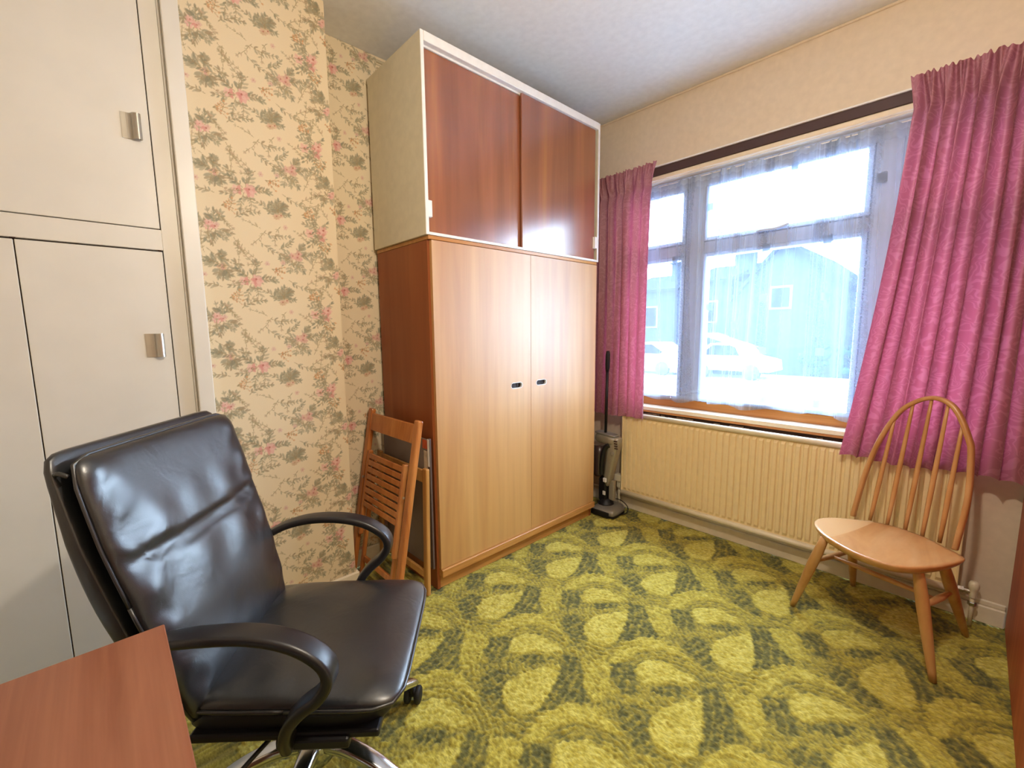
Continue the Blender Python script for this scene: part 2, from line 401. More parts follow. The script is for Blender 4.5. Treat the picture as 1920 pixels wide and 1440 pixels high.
# ------------------------------------------------------------------ wallpaper (tile drawn stroke by stroke)
TW, TH, TS = .53, .34, .0022
nw, nh = int(TW/TS), int(TH/TS); TX, TY = np.meshgrid(np.arange(nw)*TS, np.arange(nh)*TS)
tile = np.ones((nh, nw, 3)); BASE = np.array(lin('#e4d3b2')[:3]); tile[:] = BASE
def stamp(cx, cy, a, b, th, col, al=.8):
    dx = (TX-cx+TW/2) % TW-TW/2; dy = (TY-cy+TH/2) % TH-TH/2
    c, s_ = math.cos(th), math.sin(th); u = dx*c+dy*s_; v = -dx*s_+dy*c
    d = np.abs(u/a)**1.6+np.abs(v/b)**1.6; k = np.clip((1.25-d)/.5, 0, 1)[..., None]*al
    tile[:] = tile*(1-k)+np.array(lin(col)[:3])*k
GREENS = ['#98937a', '#a69e82', '#8c8a74', '#aba085', '#a08f72']
def sprig(x, y, th, L, n, cols, leaf=.011, curve=0.0, ends=None):
    px, py = x, y
    for i in range(n):
        st = L/n; th += curve/n; nx_, ny_ = px+st*math.cos(th), py+st*math.sin(th)
        stamp((px+nx_)/2, (py+ny_)/2, st*.6, .0013, th, '#a08e6a', .8)
        for sgn in (-1, 1):
            if random.random() < .85:
                a = th+sgn*random.uniform(.5, 1.0); l = leaf*random.uniform(.6, 1.1)*(1-.4*i/n)
                stamp(nx_+l*math.cos(a), ny_+l*math.sin(a), l, l*.36, a, random.choice(cols), random.uniform(.6, .9))
        px, py = nx_, ny_
    stamp(px+leaf*.6*math.cos(th), py+leaf*.6*math.sin(th), leaf*.7, leaf*.28, th, random.choice(ends or cols), .85)
    return px, py
PINK = ['#dba59a', '#e0b3a6', '#d4938a', '#e3bcae']
def flower(x, y, r, cols=PINK, ctr='#b06a5c'):
    for k in range(6):
        a = k*math.pi/3+random.uniform(-.2, .2); stamp(x+r*.6*math.cos(a), y+r*.6*math.sin(a), r*.55, r*.36, a, random.choice(cols), .8)
    stamp(x, y, r*.25, r*.25, 0, ctr, .9)
ORG = ['#cf9a6c', '#c98d62', '#d8a878']
def bunch(x, y, flip=1, big=1.0, cols=PINK):
    for _ in range(9): 
        a = random.uniform(0, 6.28); d = random.uniform(.015, .05)*big
        sprig(x+flip*d*math.cos(a)*.5, y+d*math.sin(a)*.5, a, .062*big, 5, GREENS, .0135, random.uniform(-1, 1))
    for _ in range(4): flower(x+flip*random.uniform(-.03, .04)*big, y+random.uniform(-.022, .022)*big, .018*big, cols)
bunch(.165, .17); bunch(.43, .05, -1)
bunch(.33, .28, 1, .75, ['#d8b59c', '#cfa695', '#d8a79c']); bunch(.05, .02, 1, .7)
bunch(.28, .10, -1, .6, ['#d9b49a', '#cdb08e']); bunch(.48, .22, 1, .65, ['#dcb3a4', '#d8a79c']); bunch(.06, .22, 1, .55, ['#d2b490', '#cfa695'])
for x, y, t, L, c in [(.02,.28,-.8,.12,.6),(.20,.33,-1.0,.10,.8),(.12,.06,.9,.09,-.9),(.25,.10,2.2,.09,.8),(.30,.18,-.7,.12,.7),(.38,.16,-.9,.11,-.5),(.46,.17,.8,.10,.9),(.50,.26,2.4,.10,.7),(.36,.03,.5,.08,-.8),(.06,.14,2.6,.08,.9),(.27,.30,.3,.07,.6),(.40,.24,1.7,.07,-.8),(.10,.22,3.3,.08,-.7),(.22,.02,-.4,.09,.6)]:
    sprig(x, y, t, L, 7, GREENS, .0120, c)
for k in range(26):
    sprig(random.uniform(0, TW), random.uniform(0, TH), random.choice((-.8, .8, 2.3, -2.2))+random.uniform(-.4, .4), random.uniform(.05, .09), 5, ['#b3a686', '#bcae8e', '#b0a07c', '#c2a98c'], .0085, random.uniform(-1, 1))
for k in range(5): flower(random.uniform(0, TW), random.uniform(0, TH), .009, ['#dcb9a4', '#d9b7a8'], '#c09080')
for x, y, t in [(.47,.30,1.9),(.52,.12,1.6),(.08,.10,.4),(.24,.22,-.3),(.37,.11,.2)]:
    for k in range(4): sprig(x, y, t+random.uniform(-.7, .7), .045, 4, ORG, .006, random.uniform(-.8, .8), ORG)
def wallpaper(name_attr, u, z, shade=1.0):
    U, Z = np.meshgrid(u, z)
    i = ((U % TW)/TS).astype(int) % nw; j = ((Z % TH)/TS).astype(int) % nh
    return tile[j, i]*shade
M['paper'] = attrmat('floral_wallpaper', 'print', .75, .2, 0, .06, 500, .08, 600)

H = 2.6
XA, XB, YW = -2.128, -1.936, 2.635           # alcove wall, chimney breast face, window wall
YC = .814                                     # corner of the chimney breast
wl = thing('wall_left', 'left wall papered in pink and olive floral sprigs on cream, chimney breast and alcove', 'wall', kind='structure')
u = np.linspace(.29, YC, 221); z = np.arange(0, H+.001, .0024)
o = gridmesh('chimney_breast_face', u, z, lambda a, b: (np.full(a.shape, XB), a, b), M['paper'], attr={'print': wallpaper('p', u-.465+.165, z-1.444+.17)}, parent=wl)
u2 = np.append(np.arange(YC, 1.15, .0024), [YW]); z2 = np.arange(0, H+.001, .0024)
o = gridmesh('alcove_face', u2, z2, lambda a, b: (np.full(a.shape, XA), a, b), M['paper'], attr={'print': wallpaper('p', u2*1.0+.32, z2+.09)}, parent=wl)
bm = B(); vs = [bm.verts.new(p) for p in ((XA, YC, 0), (XB, YC, 0), (XB, YC, H), (XA, YC, H))]; bm.faces.new(vs)
obj('chimney_breast_return', bm, plain('wallpaper_return', '#e4d3b2', .8), wl)
bm = B(); box(bm, XB-.3, XB-.004, -1.3, .29, 0, H); obj('wall_behind_cupboard', bm, M['wall'], wl)
bm = B(); box(bm, XA-.12, XB-.003, .29, YC-.002, 0, H); box(bm, XA-.12, XA-.003, YC-.002, YW, 0, H); obj('masonry', bm, M['wall'], wl)

bm = B(); box(bm, -2.3, 1.0, -1.45, YW+.3, H, H+.12)
obj('ceiling', bm, M['ceiling'], label='off-white textured ceiling', cat='ceiling', kind='structure')
# window wall with opening
WX0, WX1, WZ0, WZ1 = -1.62, .10, .70, 2.169
bm = B()
for a in ((-2.3, WX0, 0, H), (WX1, 1.0, 0, H), (WX0, WX1, 0, WZ0), (WX0, WX1, WZ1, H)):
    box(bm, a[0], a[1], YW, YW+.28, a[2], a[3])
obj('wall_far', bm, M['wall'], label='cream painted wall around and above the window', cat='wall', kind='structure')
bm = B(); box(bm, .82, .95, -1.4, YW, 0, H); obj('wall_right', bm, M['wall'], label='cream painted right-hand wall outside the frame', cat='wall', kind='structure')
bm = B(); box(bm, -2.3, .95, -1.42, -1.3, 0, H); obj('wall_near', bm, M['wall'], label='cream painted wall behind the viewpoint', cat='wall', kind='structure')
# ceiling edge bead
bm = B(); box(bm, XA, .82, YW-.008, YW, H-.012, H, .003); obj('trim_1', bm, M['wall'], label='thin painted bead where far wall meets ceiling', cat='trim', kind='structure')
# skirting
bf = thing('baseboard_far', 'cream skirting board below the radiator', 'skirting', kind='structure')
bm = B(); box(bm, XA, .17, YW-.02, YW, 0, .075, .004); obj('skirting_board', bm, M['wallwhite'], bf)
bm = B(); box(bm, XA, .17, YW-.012, YW, .075, .098, .004); obj('skirting_moulding', bm, M['wallwhite'], bf)
bl = thing('baseboard_left', 'cream skirting board at the foot of the papered chimney breast', 'skirting', kind='structure')
bm = B(); box(bm, XB, XB+.016, .296, YC+.016, 0, .09, .005); box(bm, XA, XB+.0, YC+.001, YC+.016, 0, .09, .004)
obj('skirting_board', bm, M['wallwhite'], bl)
bm = B(); box(bm, XA, XA+.016, YC+.016, 1.08, 0, .09, .005); obj('skirting_board', bm, M['wallwhite'], bl)

# ------------------------------------------------------------------ window
wn = thing('window_1', 'wide three-light window with upper top-hung panes and timber sill', 'window', kind='structure')
FY = 2.70
bm = B(); fr = .05
box(bm, WX0, WX1, FY, FY+.07, .735, .79, .004); obj('bottom_rail', bm, M['sillwood'], wn, label='orange varnished bottom rail')
bm = B(); box(bm, WX0, WX1, FY, FY+.07, 2.07, 2.15, .004); obj('head_rail', bm, M['upvc'], wn)
for x0, x1 in ((WX0, WX0+.06), (-1.245, -1.135), (-.385, -.285), (WX1-.06, WX1)):
    bm = B(); box(bm, x0, x1, FY, FY+.07, .79, 2.07, .004); obj('mullion', bm, M['upvc'], wn)
lights = [(-1.56, -1.245), (-1.135, -.385), (-.285, .04)]
for i, (x0, x1) in enumerate(lights):
    bm = B(); box(bm, x0, x1, FY, FY+.07, 1.675, 1.745, .004); obj('transom', bm, M['upvc'], wn)
    for z0, z1 in ((.79, 1.675), (1.745, 2.07)):
        t = .022
        bm = B()
        box(bm, x0, x0+t, FY-.01, FY+.05, z0, z1, .003); box(bm, x1-t, x1, FY-.01, FY+.05, z0, z1, .003)
        box(bm, x0+t, x1-t, FY-.01, FY+.05, z0, z0+t, .003); box(bm, x0+t, x1-t, FY-.01, FY+.05, z1-t, z1, .003)
        s = obj('sash', bm, M['upvc'], wn)
        bm = B(); box(bm, x0+t, x1-t, FY+.02, FY+.026, z0+t, z1-t); obj('pane', bm, M['glass'], s)
# casement stay on the middle transom
bm = B(); tube(bm, catmull([(-.70, FY-.03, 1.765), (-.76, FY-.035, 1.75), (-.83, FY-.03, 1.752), (-.87, FY-.012, 1.745)], 5), .006, 8)
obj('window_stay', bm, M['upvc'], wn, smooth=True)
# painted reveal lining & sill
bm = B(); box(bm, WX0, WX1, YW+.002, FY, 2.135, WZ1, .003); box(bm, WX0, WX1, YW-.012, YW+.01, 2.140, 2.167, .004)
obj('reveal_head', bm, M['silltop'], wn)
bm = B(); box(bm, WX0, WX0+.02, YW+.002, FY, .735, 2.135); box(bm, WX1-.02, WX1, YW+.002, FY, .735, 2.135)
obj('reveal_lining', bm, M['wall'], wn)
bm = B(); box(bm, WX0-.02, WX1+.02, YW-.035, FY+.01, .712, .736, .004, seg=2); s = obj('window_sill', bm, M['silltop'], wn)
bm = B(); box(bm, WX0-.02, WX1+.02, YW-.030, YW+.02, .698, .712, .002); obj('sill_apron', bm, M['sillwood'], wn)
# dark lintel board & curtain track
tb = thing('trim_2', 'dark brown board above the window with white curtain track', 'trim', kind='structure')
bm = B(); box(bm, -1.74, .16, YW-.014, YW, 2.168, 2.216, .002); obj('lintel_board', bm, M['darkboard'], tb)
bm = B(); box(bm, -1.74, .16, YW-.024, YW-.004, 2.216, 2.224, .002); obj('curtain_track', bm, M['white'], tb)
# gap of broken plaster under the sill
pg = thing('trim_3', 'dark gap with broken plaster between radiator top and window sill', 'trim', kind='structure')
bm = B(); box(bm, WX0, WX1-.05, YW-.010, YW+.001, .64, .699); obj('dark_gap', bm, M['gap'], pg)
for i in range(26):
    x = -1.42+i*.055+random.uniform(-.01, .01)
    bm = B(); vs = boxc(bm, (x, YW-.014, .672+random.uniform(-.012, .012)), (random.uniform(.02, .07), .012, random.uniform(.006, .022)), .002)
    for v in vs: v.co += Vector((random.uniform(-.004, .004), 0, random.uniform(-.004, .004)))
    obj('plaster_fragment', bm, M['plaster'], pg)

# ------------------------------------------------------------------ built-in cupboard
TK = .022
cb = thing('built_in_cupboard', 'cream painted built-in cupboard filling the left wall, small metal pulls', 'cupboard', (XB, -.2, 0))
bm = B()
CX0, CX1 = XB-.001, XB+.004
# face frame pieces with 3 mm gaps round the doors
g = .003
def framebox(y0, y1, z0, z1): box(bm, XB, XB+.018, y0, y1, z0, z1, .0012)
framebox(.188+g, .240, .05, H-.002); framebox(-1.28, -1.20, .05, H-.002)
framebox(-1.20, .188+g, 1.5235+g, 1.598-g); framebox(-1.20, .188+g, .05, .12-g); framebox(-1.20, .188+g, 2.50, H-.002)
obj('face_frame', bm, M['cupboard'], cb)
bm = B(); box(bm, XB-.003, XB+.002, -1.28, .23, .03, H-.003); obj('carcass_back', bm, M['gap'], cb)
bm = B(); box(bm, XB, XB+.016, -1.28, .24, 0, .049); obj('plinth', bm, M['cupboard'], cb)
def pull(parent, y, z):
    bm = B()
    path = catmull([(XB+.019, y-.035, z), (XB+.022, y-.012, z), (XB+.034, y-.004, z), (XB+.040, y+.006, z), (XB+.034, y+.015, z), (XB+.027, y+.011, z)], 5)
    prof = [(-.040, -.0014), (.040, -.0014), (.040, .0014), (-.040, .0014)]
    sweep(bm, path, prof, side=(0, 0, 1))
    obj('door_handle', bm, M['brushed'], parent, label='rolled satin metal pull')
def cdoor(y0, y1, z0, z1, pz=None):
    bm = B(); box(bm, XB+.001, XB+.0185, y0, y1, z0, z1, .0014)
    d = obj('door', bm, M['cupboard'], cb)
    if pz: pull(d, y1-.038, pz)
cdoor(-.52, .188, 1.598, 2.497, 1.914); cdoor(-1.197, -.523, 1.598, 2.497)
cdoor(-.1585, .188, .12, 1.5215, 1.202); cdoor(-.505, -.1615, .12, 1.5215); cdoor(-.852, -.508, .12, 1.5215); cdoor(-1.197, -.855, .12, 1.5215)
for y0_, y1_ in ((-.168, -.155), (.176, .186)):
    bm = B(); box(bm, XB+.018, XB+.0195, y0_, y1_, 1.5232, 1.5267); obj('catch', bm, M['gap'], cb)
# upright trim post between cupboard and chimney breast
bm = B(); box(bm, XB, XB+.045, .248, .2975, 0, H, .003, seg=2)
po = thing('trim_4', 'cream painted upright post between cupboard and wallpaper', 'trim', kind='structure')
obj('post', bm, M['cupboard'], po)
bm = B(); box(bm, XB, XB+.024, .240, .248, 0, H, .002); obj('groove_strip', bm, M['cupboard'], po)

# ------------------------------------------------------------------ wardrobe (lower) and top cabinet
WXF, WY0, WY1 = -1.634, 1.082, 2.348
wd = thing('wardrobe', 'tall honey-coloured two-door wardrobe with red-brown sides, in the corner alcove', 'wardrobe', (-1.88, 1.7, 0))
bx = XA+.02
bm = B(); box(bm, bx, WXF-.018, WY0+.014, WY0+.032, .0, 1.636, .001); obj('side_panel', bm, M['brownside'], wd)
bm = B(); box(bm, bx, WXF-.018, WY1-.032, WY1-.014, .0, 1.636, .001); obj('side_panel', bm, M['brownside'], wd)
bm = B(); box(bm, bx, WXF-.002, WY0+.012, WY1-.012, 1.637, 1.6535, .0015); obj('top_board', bm, M['honeyedge'], wd)
bm = B(); box(bm, bx, WXF-.03, WY0+.03, WY1-.03, .05, 1.63); obj('interior', bm, M['hole'], wd)
bm = B(); box(bm, WXF-.04, WXF-.022, WY0+.016, WY1-.016, 0, .068, .001); obj('plinth', bm, M['honeyedge'], wd)
bm = B(); box(bm, WXF-.02, WXF+.012, WY0+.026, WY1-.014, .068, .104, .0015); obj('bottom_rail', bm, M['honeyedge'], wd)
SEAM = 1.7355
HND = []
for y0, y1, hy in ((WY0+.026, SEAM-.0012, 1.625), (SEAM+.0012, WY1-.014, 1.82)):
    hz = .947; hw, hh = .041, .0135
    bm = B()
    # door with a pill-shaped cut for the recessed pull: ring of quads round the hole
    NP = 24; inn = []; out = []
    for k in range(NP):
        a = 2*math.pi*(k+.5)/NP; ca, sa = math.cos(a), math.sin(a)
        px = (hw-hh)*(1 if ca > 0 else -1)+hh*ca; pz = hh*sa
        inn.append((hy+px, hz+pz))
    # outer rectangle points matched by angle
    Y0, Y1, Z0, Z1 = y0, y1, .106, 1.634
    mids = [(Y0, Z0), (Y1, Z0), (Y1, Z1), (Y0, Z1)]
    xF, xI = WXF, WXF-.018
    vi = [bm.verts.new((xF, p[0], p[1])) for p in inn]; vib = [bm.verts.new((xF-.012, p[0], p[1])) for p in inn]
    co_ = [bm.verts.new((xF, p[0], p[1])) for p in mids]; cob = [bm.verts.new((xI, p[0], p[1])) for p in mids]
    def quad_of(i):
        a = 360*(i+.5)/NP
        return 2 if a < 90 else 3 if a < 180 else 0 if a < 270 else 1
    for i in range(NP):
        j = (i+1) % NP; qi, qj = quad_of(i), quad_of(j)
        bm.faces.new((vi[i], vi[j], co_[qi])) if qi == qj else bm.faces.new((vi[i], vi[j], co_[qj], co_[qi]))
        bm.faces.new((vi[i], vib[i], vib[j], vi[j]))
    for i in range(4):
        j = (i+1) % 4; bm.faces.new((co_[i], co_[j], cob[j], cob[i]))
    bm.faces.new(cob)
    bmesh.ops.recalc_face_normals(bm, faces=bm.faces)
    d = obj('door', bm, M['honey'], wd)
    bm = B()   # white liner of the pull, open pill ring + back plate half dark
    rim = [(hy+(hw-hh)*(1 if math.cos(2*math.pi*(k+.5)/NP) > 0 else -1)+(hh+.003)*math.cos(2*math.pi*(k+.5)/NP), hz+(hh+.003)*math.sin(2*math.pi*(k+.5)/NP)) for k in range(NP)]
    r0 = [bm.verts.new((xF+.0012, a, b)) for a, b in rim]; r1 = [bm.verts.new((xF+.0012, hy+(a-hy)*.98, hz+(b-hz)*.98)) for a, b in inn]; r2 = [bm.verts.new((xF-.0118, a, b)) for a, b in inn]
    for i in range(NP):
        j = (i+1) % NP; bm.faces.new((r0[i], r0[j], r1[j], r1[i])); bm.faces.new((r1[i], r1[j], r2[j], r2[i]))
    h_ = obj('recessed_handle', bm, M['white'], d, label='white rimmed oval recessed pull')
    bm = B(); pts = [bm.verts.new((xF-.0119, a, b)) for a, b in inn]; bm.faces.new(pts)
    box(bm, xF-.0118, xF-.0105, hy+.008, hy+.034, hz-.010, hz+.010)
    obj('recess_back', bm, M['hole'], d)

tc = thing('wardrobe_top_cabinet', 'white framed top cabinet with two dark reddish sliding doors, standing on the wardrobe', 'cabinet', (-1.88, 1.7, 1.654))
bm = B(); box(bm, bx-.0, WXF-.002, WY0, WY0+.016, 1.6545, 2.464, .001); obj('side_panel', bm, M['cream'], tc, label='cream left side panel')
bm = B(); box(bm, bx-.0, WXF-.002, WY1-.016, WY1, 1.6545, 2.464, .001); obj('side_panel', bm, M['cream'], tc)
for y0_ in (WY0, WY1-.016):
    bm = B(); box(bm, WXF-.0015, WXF+.002, y0_, y0_+.016, 1.6545, 2.464, .001); obj('edge_strip', bm, M['white'], tc)
bm = B(); box(bm, bx, WXF-.04, WY0+.016, WY1-.016, 2.448, 2.463); obj('top_board', bm, M['white'], tc)
bm = B(); box(bm, WXF-.022, WXF+.004, WY0+.016, WY1-.016, 2.425, 2.464, .002); box(bm, WXF-.034, WXF-.022, WY0+.016, WY1-.016, 2.418, 2.46, .001)
obj('top_rail', bm, M['white'], tc)
bm = B(); box(bm, WXF-.055, WXF+.002, WY0+.016, WY1-.016, 1.6545, 1.667, .0015); obj('bottom_rail', bm, M['white'], tc)
bm = B(); box(bm, bx, WXF-.07, WY0+.016, WY1-.016, 1.6545, 2.44); obj('interior', bm, M['hole'], tc)
for y0, y1, xf, hy in ((WY0+.0165, 1.70, WXF-.028, WY0+.021), (1.685, WY1-.031, WXF-.010, WY1-.046)):
    bm = B(); box(bm, xf-.012, xf, y0, y1, 1.6675, 2.424 if xf > WXF-.02 else 2.417, .001); d = obj('sliding_door', bm, M['sapele'], tc)
    bm = B(); box(bm, xf, xf+.003, hy, hy+.026, 1.734, 1.803, .0008); box(bm, xf+.003, xf+.013, hy+.004 if hy < 1.5 else hy+.004, hy+.010 if hy < 1.5 else hy+.010, 1.734, 1.803, .001)
    box(bm, xf+.012, xf+.015, hy+.004, hy+.024, 1.734, 1.803, .001)
    obj('door_handle', bm, M['white'], d, label='small white flat pull')

# ------------------------------------------------------------------ radiator
rd_ = thing('radiator', 'long cream ribbed panel radiator under the window', 'radiator', (-.765, 2.57, .1))
RX0, RX1, RZ0, RZ1 = -1.553, .024, .145, .672
RYF = 2.545
xs = []; per = .0333; nr = int((RX1-RX0-.03)/per)
prof = []
for i in range(nr):
    x = RX0+.015+i*per
    prof += [(x, 0), (x+.004, .011), (x+.020, .011), (x+.0245, 0)]
prof = [(RX0, 0)]+prof+[(RX1, 0)]
bm = B(); zs = [RZ0, RZ0+.012, RZ0+.03, RZ1-.03, RZ1-.012, RZ1]; dd = [0, 0, 1, 1, 0, 0]
rows = [[bm.verts.new((x, RYF+.004-h*k, z)) for x, h in prof] for z, k in zip(zs, dd)]
for a, b in zip(rows, rows[1:]):
    for j in range(len(prof)-1): bm.faces.new((a[j], a[j+1], b[j+1], b[j]))
obj('front_panel', bm, M['radiator'], rd_)
bm = B(); box(bm, RX0, RX1, RYF+.006, RYF+.055, RZ0, RZ1-.004, .003); obj('back_panel', bm, M['radiator'], rd_)
bm = B(); tube(bm, [(RX0, RYF, RZ1+.006), (RX1, RYF, RZ1+.006)], .0155, 14); obj('top_rail', bm, M['radtop'], rd_, smooth=True)
bm = B(); tube(bm, [(RX0, RYF, RZ0-.008), (RX1, RYF, RZ0-.008)], .0155, 14); obj('bottom_rail', bm, M['radtop'], rd_, smooth=True)
for x in (RX0, RX1):
    bm = B(); box(bm, x-.004, x+.004, RYF-.006, RYF+.05, RZ0, RZ1, .002); obj('side_edge', bm, M['radiator'], rd_)
for x in (RX0+.18, RX1-.18):
    bm = B(); box(bm, x-.015, x+.015, RYF+.052, YW-.001, RZ0+.05, RZ1-.05, .001); obj('wall_bracket', bm, M['radiator'], rd_)
# right valve
bm = B(); tube(bm, [(RX1-.01, 2.56, .145), (RX1+.044, 2.56, .145)], .009, 10); tube(bm, [(RX1+.006, 2.56, .145), (RX1+.022, 2.56, .145)], .014, 6)
vv = obj('valve', bm, M['brushed'], rd_, smooth=False)
bm = B(); tube(bm, [(RX1+.05, 2.56, .0), (RX1+.05, 2.56, .15)], .0075, 10); obj('pipe', bm, M['radtop'], rd_, smooth=True)
bm = B(); lathe(bm, [(.010, -.025), (.012, -.02), (.012, 0), (.0135, .012), (.0155, .016), (.0165, .024), (.0165, .036), (.013, .045), (.006, .048)], (RX1+.05, 2.56, .145), 14); obj('valve_cap', bm, M['radtop'], rd_, smooth=True)
bm = B(); lathe(bm, [(.011, 0), (.0135, .002), (.0135, .014), (.011, .016)], (RX1+.05, 2.56, .088), 6); obj('valve_nut', bm, M['alu'], rd_)
# left valve with chunky thermostatic head beside the vacuum cleaner
bm = B(); tube(bm, [(RX0+.01, 2.575, .142), (RX0-.040, 2.575, .142)], .010, 10); tube(bm, [(RX0-.035, 2.575, .0), (RX0-.035, 2.575, .16)], .009, 10); obj('pipe', bm, M['radtop'], rd_, smooth=True)
bm = B(); box(bm, RX0-.065, RX0-.012, 2.552, 2.60, .195, .245, .006, seg=2); box(bm, RX0-.05, RX0-.022, 2.562, 2.59, .15, .197, .003); obj('valve_head', bm, M['radtop'], rd_)
# pipe along the skirting
bm = B(); tube(bm, [(-1.60, YW-.032, .105), (RX1+.03, YW-.032, .108)], .0075, 8); tag(obj('skirting_pipe', bm, M['radtop'], smooth=True), 'thin painted pipe running along the skirting behind the radiator', 'pipe')

# ------------------------------------------------------------------ curtains
def curtain(name, label, xt0, xt1, xb0, xb1, zt, zb, nf, y0, amp, seed, hemwave=0.0, bulge=0.0, edge=0.0):
    r = np.random.default_rng(seed)
    s = np.linspace(0, 1, nf*16); t = np.concatenate([np.linspace(0, .09, 14)[:-1], np.linspace(.09, 1, 56)])
    ph = np.cumsum(.6+.8*r.random(len(s)))*0
    wob = np.interp(s, np.linspace(0, 1, 9), r.random(9)*2.2)
    wob2 = np.interp(s, np.linspace(0, 1, nf*5), r.random(nf*5))
    a_ = np.interp(s, np.linspace(0, 1, nf*2), .55+.6*r.random(nf*2))
    def fn(SS, TT):
        W = np.broadcast_to(wob, SS.shape); A = np.broadcast_to(a_, SS.shape)
        e = TT**1.15 if edge == 0 else TT**edge
        x = (xt0+(xt1-xt0)*SS)*(1-e)+(xb0+(xb1-xb0)*SS)*e
        head = np.clip(1-TT/.085, 0, 1)
        body = 1-np.clip(1-TT/.11, 0, 1)
        fold = np.sin(SS*nf*2*math.pi+W*(.6+.4*TT)+.5*np.sin(TT*5+W*3))
        fold2 = np.sin(SS*nf*4*math.pi+W*2.3)
        y = y0-amp*A*fold*(.35+.65*body)-amp*.25*fold2*(1-.6*body)
        x = x-(.022*(1-SS)**2-.022*SS**2)*np.clip(1-TT/.08, 0, 1)
        z0_ = .010*(wob2[None, :]-.5)*head
        # pinch-pleat heading: narrow dense gathers, dip in at the tape
        y = y-.009*np.sin(SS*nf*5*math.pi+4*W)*head*(.4+wob2[None, :])+.012*np.exp(-((TT-.085)/.02)**2)
        x = x+.010*np.cos(SS*nf*2*math.pi+W)*body*A
        z = zt+(zb-zt)*TT+z0_+.003*np.sin(SS*nf*6*math.pi+1)*head+hemwave*np.sin(SS*9+1)*TT
        y = y-bulge*np.sin(np.clip(TT, 0, 1)*math.pi*.5)*(1-SS)
        return x, y, z
    o = gridmesh(name, s, t, fn, M['curtain'], uv=True)
    # uv in metres
    U = o.data.uv_layers['uv'].data; n = len(U); a = np.zeros(n*2, np.float32); U.foreach_get('uv', a); a = a.reshape(-1, 2)
    a[:, 0] *= (xt1-xt0)*1.9; a[:, 1] *= (zt-zb); U.foreach_set('uv', a.ravel())
    tag(o, label, 'curtain', 'rose damask curtains at the window'); return o
curtain('curtain', 'narrow rose pink damask curtain hanging beside the wardrobe', -1.80, -1.375, -1.80, -1.385, 2.215, .665, 7, 2.512, .016, 3, .004)
curtain('curtain', 'wide rose pink damask curtain hanging behind the spindle-back chair', -.245, .150, -.385, .158, 2.222, .645, 9, 2.496, .026, 8, .006, .008, 1.5)

# net curtain
def netcurtain():
    nx, nz = 470, 340
    s = np.linspace(0, 1, nx); t = np.linspace(0, 1, nz)
    r = np.random.default_rng(5)
    wob = np.interp(s, np.linspace(0, 1, 14), r.random(14)*5)
    dens = np.interp(s, np.linspace(0, 1, 40), r.random(40))
    def fn(SS, TT):
        W = np.broadcast_to(wob, SS.shape); D = np.broadcast_to(dens, SS.shape)
        x = -1.59+1.66*SS+.012*np.sin(SS*46+W)*(.3+TT)+.03*(TT)*np.sin(SS*11)
        y = 2.672-.010*np.sin(SS*150+W*2)*(1-.55*TT)*(D*.8+.4)-.008*np.sin(SS*57+W)-.010*TT*np.sin(SS*19+2)
        hem = .785+.010*np.sin(SS*22+1)+.007*np.sin(SS*51)
        top = 2.118+.004*np.sin(SS*330)
        z = top+(hem-top)*TT
        return x, y, z
    S_, T_ = np.meshgrid(s, t)
    x, y, z = fn(S_, T_)
    a = np.full(S_.shape, .27)
    # gathers: cloth doubles up where it turns away from the window plane
    gr = np.gradient(y, axis=1)/np.maximum(np.gradient(x, axis=1), 1e-4); a += np.clip(np.abs(gr)*.16, 0, .28)
    ln = np.zeros(nx)
    for k in range(55):
        c = r.random(); ln = np.maximum(ln, np.exp(-((s-c)/.0012)**2)*r.uniform(.1, .35))
    a += ln[None, :]*(1-.5*T_)
    a += .20*(T_ < .022)+.10*(T_ < .05)+.13*(T_ > .965)+.12*(np.abs(T_-.955) < .004)
    spk = r.random(S_.shape); dkn = np.zeros(S_.shape)
    for xc, wd_ in ((-1.215, .05), (-.80, .035), (-.545, .040), (-.375, .04), (-.16, .04)):   # denser woven bands
        k = np.abs(x-(xc+.02*np.sin(z*3))) < wd_*(.55+.45*T_); a[k] += .13+.14*(spk[k]-.5); dkn[k] = .35
    for xc, zc in [(-.80,1.397),(-.52,1.386),(-.79,1.11),(-.53,1.111),(-.77,.84),(-.525,.845),(-.957,1.931),(-.69,1.934),(-.883,1.793),(-1.022,1.79),(-.691,2.04),(-.80,1.66),(-.53,1.66),(-1.08,1.36),(-1.36,1.93),(-1.30,1.66),(-.30,1.25),(-.28,1.66),(-.10,1.40),(-.12,1.9),(-.66,1.80),(-1.10,1.93),(-1.35,1.1),(-.35,1.9),(-.94,1.25),(-.95,1.55)]:
        dx, dz = np.abs(x-xc), np.abs(z-zc); k = np.maximum(dx*1.1, dz)
        dkn[k < .020] = .5; a[(k < .020) & (k > .0155)] = .985; a[k < .0155] = .955; a[(k < .011) & (spk > .6)] = .985
    return gridmesh('net_curtain', s, t, fn, M['net'], attr={'weave': np.stack([np.clip(a, 0, .985), dkn, dkn*0], -1)})
o = netcurtain(); tag(o, 'sheer white net curtain with small woven squares across the window', 'net curtain')
bm = B(); tube(bm, [(-1.60, 2.675, 2.115), (.08, 2.675, 2.115)], .003, 6)
tag(obj('curtain_wire', bm, M['white'], smooth=True), 'thin white wire carrying the net curtain', 'wire')

